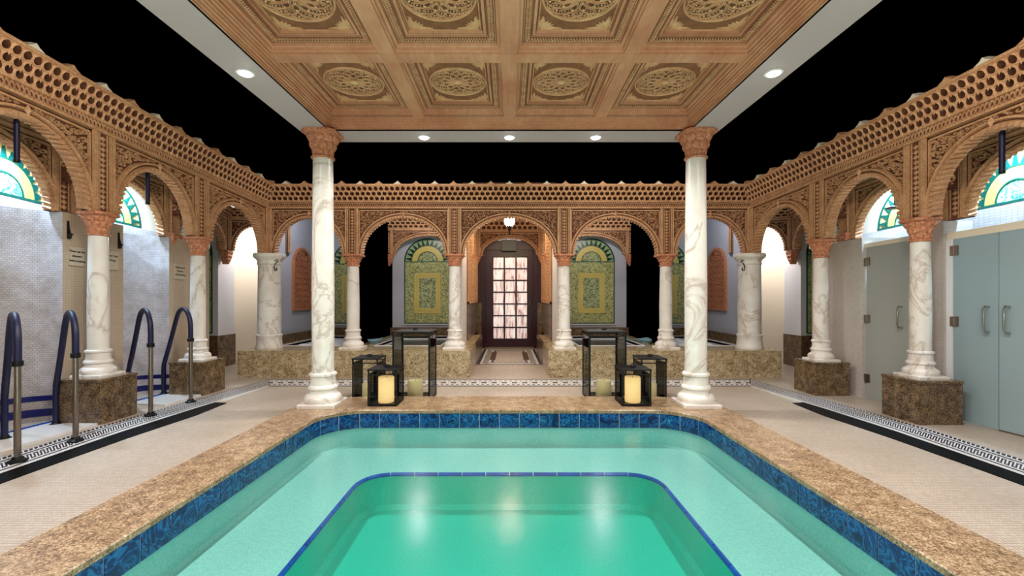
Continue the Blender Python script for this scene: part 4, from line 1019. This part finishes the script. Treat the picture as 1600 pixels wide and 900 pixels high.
def coffer(x0, x1, y0, y1):
    cx, cy = (x0+x1)/2, (y0+y1)/2; t = bpy.data.objects.new('coffer', None); COL.objects.link(t); t.parent = pav; t.location = (cx, cy, PZ-pav.location.z); t.location.y = cy-pav.location.y
    hx, hy = (x1-x0)/2, (y1-y0)/2
    Mc = lambda a, v, b: (cx+a, cy+b, PZ+v)
    def rect(d): return [(-hx+d, -hy+d), (hx-d, -hy+d), (hx-d, hy-d), (-hx+d, hy-d)]
    steps = [(0, -.09), (.012, -.085), (.016, -.06), (.034, -.056), (.038, -.034), (.044, -.030), (.100, -.030), (.103, -.012), (.108, -.012), (.112, -.024), (.142, -.024), (.146, -.004)]
    mb = MB(); mb.loft([[(p[0], v, p[1]) for p in rect(d)] for d, v in steps], True)
    obj('panel_moulding', mb, 'wood', t, Mc)
    mb = MB(); mb.add([(p[0], -.004, p[1]) for p in rect(.144)], [(0, 1, 2, 3)]); obj('corner_ground', mb, 'wood_mid', t, Mc, recalc=False); mb = MB()
    for d, v in ((.037, -.036), (.050, -.0312), (.0995, -.0312), (.112, -.0250), (.138, -.0250)):
        a_, b_ = rect(d), rect(d+.0045); mb.loft([[(p[0], v, p[1]) for p in a_], [(p[0], v, p[1]) for p in b_]], True)
    obj('dark_inlay_ground', mb, 'wood_dark', t, Mc, recalc=False)
    for k in (.146,):
        mb = MB(); mb.loft([[(p[0], v, p[1]) for p in rect(k+e)] for e, v in ((.006, -.004), (.009, -.012), (.014, -.012), (.017, -.004))], True); obj('inner_fillet', mb, 'gold_wood', t, Mc)
    mb = MB(); mb.loft([[(p[0], -.0308, p[1]) for p in rect(.054)], [(p[0], -.0308, p[1]) for p in rect(.098)]], True); obj('herringbone_ground', mb, 'wood_dark', t, Mc, recalc=False)
    mb = MB(); st = .022
    for side in range(4):
        L = (hx if side % 2 == 0 else hy)*2-.13; n = int(L/st)
        for i in range(n):
            a = -L/2+(i+.5)*L/n; 
            for w0, w1, sl in ((.056, .074, .008), (.077, .096, -.008)):
                c4 = [(a-.006, w0), (a+.004, w0), (a+.004+sl, w1), (a-.006+sl, w1)]
                if side == 0: g = [(p, -hy+q) for p, q in c4]
                elif side == 2: g = [(p, hy-q) for p, q in c4]
                elif side == 1: g = [(hx-q, p) for p, q in c4]
                else: g = [(-hx+q, p) for p, q in c4]
                mb.loft([[(p[0], -.030, p[1]) for p in g], [(p[0], -.037, p[1]) for p in g]], True, False, True)
    stuff(obj('herringbone_strip', mb, 'gold_wood', t, Mc))
    R_ = min(hx, hy)-.160
    mb = MB(); mb.loft([[(r*R_*cos(2*pi*k/64), v, r*R_*sin(2*pi*k/64)) for k in range(64)] for r, v in ((1.0, 0), (.99, -.012), (.965, -.017), (.94, -.012), (.93, -.005))], True)
    obj('ring_moulding', mb, 'gold_wood', t, Mc)
    mb = MB(); mb.add([(R_*.93*cos(2*pi*k/48), -.0055, R_*.93*sin(2*pi*k/48)) for k in range(48)], [tuple(range(48))]); obj('medallion_ground', mb, 'wood_dark', t, Mc)
    mb = MB()
    for k in range(12):
        a = 2*pi*k/12
        mb.ribbon([(R_*(.47*cos(a)+.44*cos(2*pi*q/28)), R_*(.47*sin(a)+.44*sin(2*pi*q/28))) for q in range(28)], .0085, -.006, -.014, True)
        for dd in (-1, 1):
            mb.ribbon([(R_*.12*cos(a), R_*.12*sin(a)), (R_*.32*cos(a+dd*.20), R_*.32*sin(a+dd*.20)), (R_*.55*cos(a+dd*.02), R_*.55*sin(a+dd*.02)), (R_*.74*cos(a+dd*.2), R_*.74*sin(a+dd*.2)), (R_*.91*cos(a), R_*.91*sin(a))], .006, -.006, -.012)
    stuff(obj('interlace', mb, 'gold_wood', t, Mc))
    mb = MB()
    for k in range(12):
        for (rr, l, w_, ph) in ((.30, .05, .022, .5), (.56, .045, .03, .5), (.80, .04, .026, .5), (.68, .03, .02, 0)):
            a = 2*pi*(k+ph)/12; c_, s_ = cos(a), sin(a); 
            p = [(R_*rr+l*R_*1.0, 0), (R_*rr, w_*R_*1.3), (R_*rr-l*R_, 0), (R_*rr, -w_*R_*1.3)]
            p = [(x*c_-z*s_, x*s_+z*c_) for x, z in p]
            mb.add([(x, -.006, z) for x, z in p]+[(R_*rr*c_, -.012, R_*rr*s_)], [(0, 1, 4), (1, 2, 4), (2, 3, 4), (3, 0, 4)])
    stuff(obj('sparkle_petals', mb, 'sparkle_pale', t, Mc))  # pale petals added in place of bright light sparkles
    mb = MB(); mb.loft([[(R_*r*cos(2*pi*k/16)*(1 if k % 2 else .72), v, R_*r*sin(2*pi*k/16)*(1 if k % 2 else .72)) for k in range(16)] for r, v in ((.14, -.006), (.13, -.014), (.06, -.017))], True, False, True)
    obj('star_boss', mb, 'sparkle_pale', t, Mc)
    # leaves in the four corners
    mb = MB(); q = min(hx, hy)-.17
    for sx in (-1, 1):
        for sy in (-1, 1):
            ox, oy = sx*(hx-.172), sy*(hy-.172)
            for ang in (-.66, -.27, .0, .27, .66):
                a = atan2(-sy, -sx)+ang; L = .12 if abs(ang) < .5 else .16; w_ = .026
                mb.add([(ox, -.006, oy), (ox+L*.5*cos(a)-w_*sin(a), -.006, oy+L*.5*sin(a)+w_*cos(a)), (ox+L*cos(a), -.006, oy+L*sin(a)), (ox+L*.5*cos(a)+w_*sin(a), -.006, oy+L*.5*sin(a)-w_*cos(a)), (ox+L*.45*cos(a), -.014, oy+L*.45*sin(a))], [(0, 1, 4), (1, 2, 4), (2, 3, 4), (3, 0, 4)])
            for d in (.0, .02): mb.ribbon([(ox+sx*(.012-d), oy-sy*.17), (ox+sx*(.012-d), oy+sy*(.012-d)), (ox-sx*.17, oy+sy*(.012-d))], .007, -.004, -.014)
    stuff(obj('corner_leaves', mb, 'gold_wood', t, Mc))
    return t
xs_ = [-1.95, -1.0, 0, 1.0, 1.95]
for j in range(len(ys_)-1):
    for i in range(4):
        x0 = xs_[i]+(B if i else .0); x1 = xs_[i+1]-(B if i < 3 else .0); y1 = ys_[j]-(B if j else .0); y0 = ys_[j+1]+(B if j < len(ys_)-2 else 0)
        if j < 2: coffer(x0, x1, y0, y1)
        elif i == 0 or True:
            t0 = [c for c in children(pav) if c.name.startswith('coffer')][i]
            c = copy_tree(t0, pav); c.location = ((x0+x1)/2, (y0+y1)/2-2, PZ-SZ)
# downlights
pos = ['left one of the three downlights over the far pool edge', 'middle one of the three downlights over the far pool edge', 'right one of the three downlights over the far pool edge',
       'farther bright downlight in the left white rim', 'farther bright downlight in the right white rim', 'nearer bright downlight in the left white rim', 'nearer bright downlight in the right white rim']
for k, (x, y) in enumerate(SPOTS):
    t = thing('downlight', (x, y, SZ), pos[k] if k < 7 else 'downlight in the white rim overhead, outside the picture', 'lamp', 'downlights in the white pavilion rim' if k < 7 else 'downlights outside the picture')
    obj('trim_ring', MB().loft([[(x+r*cos(2*pi*i/20), y+r*sin(2*pi*i/20), z) for i in range(20)] for r, z in ((.075, SZ), (.072, SZ-.008), (.055, SZ-.010), (.05, SZ-.002))], True), 'lamp_trim', t)
    obj('bulb', MB().lathe([(.048, SZ-.006), (.048, SZ-.016), (.03, SZ-.024)], x, y, 16), 'lamp_glow', t)

# ================================================================== LANTERNS
def lantern(x0, x1, y0, y1, z0, z1, lab_, candle_r, candle_h, lit, bar=.011):
    t = thing('lantern', ((x0+x1)/2, (y0+y1)/2, z0), lab_, 'lantern')
    b = bar
    for X in (x0, x1-2*b):
        for Y in (y0, y1-2*b): obj('post', MB().box(X, X+2*b, Y, Y+2*b, z0+.012, z1-.012), 'iron', t)
    obj('base_plate', MB().box(x0, x1, y0, y1, z0, z0+.014), 'iron', t)
    for zz, nm in ((z0+.012, 'bottom_rail'), (z1-.065, 'top_rail')):
        mb = MB(); q = .010; e = .002
        mb.box(x0+2*b, x1-2*b, y0+e, y0+q, zz, zz+q*1.2); mb.box(x0+2*b, x1-2*b, y1-q, y1-e, zz, zz+q*1.2); mb.box(x0+e, x0+q, y0+2*b, y1-2*b, zz, zz+q*1.2); mb.box(x1-q, x1-e, y0+2*b, y1-2*b, zz, zz+q*1.2); obj(nm, mb, 'iron', t)
    lid = obj('lid', MB().bbox(x0-.006, x1+.006, y0-.006, y1+.006, z1-.016, z1, .003), 'iron', t)
    cx, cy = (x0+x1)/2, (y0+y1)/2; mb = MB()
    for k in range(3):
        a = pi*k/3+.3; P = [(cx+.032*cos(q)*cos(a)+.012*sin(a), cy+.032*cos(q)*sin(a), z1+.016+.014*sin(q)) for q in [2*pi*i/14 for i in range(14)]]; mb.tube(P, .005, 6, False, True)
    obj('knot_handle', mb, 'iron', lid)
    g = .004
    for q in ((x0+.02, x1-.02, y0+.006, y0+.006+g), (x0+.02, x1-.02, y1-.01, y1-.01+g), (x0+.006, x0+.006+g, y0+.02, y1-.02), (x1-.01, x1-.01+g, y0+.02, y1-.02)):
        obj('glass_pane', MB().box(*q, z0+.03, z1-.066), 'clear_glass', t)
    zb = z0+.0145
    cd = MB().lathe([(candle_r*.97, zb), (candle_r, zb+.01), (candle_r, zb+candle_h-.012), (candle_r*.93, zb+candle_h), (candle_r*.8, zb+candle_h-.004), (candle_r*.5, zb+candle_h-.02), (.004, zb+candle_h-.022)], cx, cy, 28)
    c = tag(obj('candle', cd, 'candle_lit' if lit else 'candle_wax', None, None, True), lab_c(lab_, lit), 'candle')
    w_ = obj('wick', MB().tube([(cx, cy, zb+candle_h-.024), (cx+.003, cy, zb+candle_h+.004)], .0025, 6), 'sign_ink', c)
    return t
def lab_c(l, lit): return ('thick glowing cream pillar candle inside the ' if lit else 'pale unlit pillar candle inside the ')+l
for s in (-1, 1):
    S = SIDE[s]; mx = lambda a, b: tuple(sorted((s*a, s*b)))
    x0, x1 = mx(1.25, 1.575); lantern(x0, x1, 4.90, 5.23, .10, .51, 'small square black lantern on the %s coping' % S, .088, .29, True, .008)
    x0, x1 = mx(1.64, 1.96); lantern(x0, x1, 5.50, 5.86, 0, .55, 'medium black lantern behind the %s coping' % S, .09, .20, False, .008)
    x0, x1 = mx(.99, 1.46); lantern(x0, x1, 5.50, 6.0, 0, .885, 'tall black lantern behind the %s coping' % S, .10, .22, False, .011)
# coiled hoses lying on the platform ledge
for s in (-1, 1):
    pts = []
    for i in range(40):
        a = i*.5; r = .10+.0012*i; pts.append((s*2.58+r*cos(a)*.8, 8.45+r*sin(a)*1.8, .455+.0016*i+.01*sin(a*2)))
    pts += [(s*2.50, 8.9, .46), (s*2.48, 9.2, .455), (s*2.52, 9.5, .455)]
    tag(obj('coiled_hose', MB().tube(pts, .012, 8), 'hose_blue', None, None, True), 'pale blue hose coiled on the granite beside the %s black partition' % SIDE[s], 'hose')
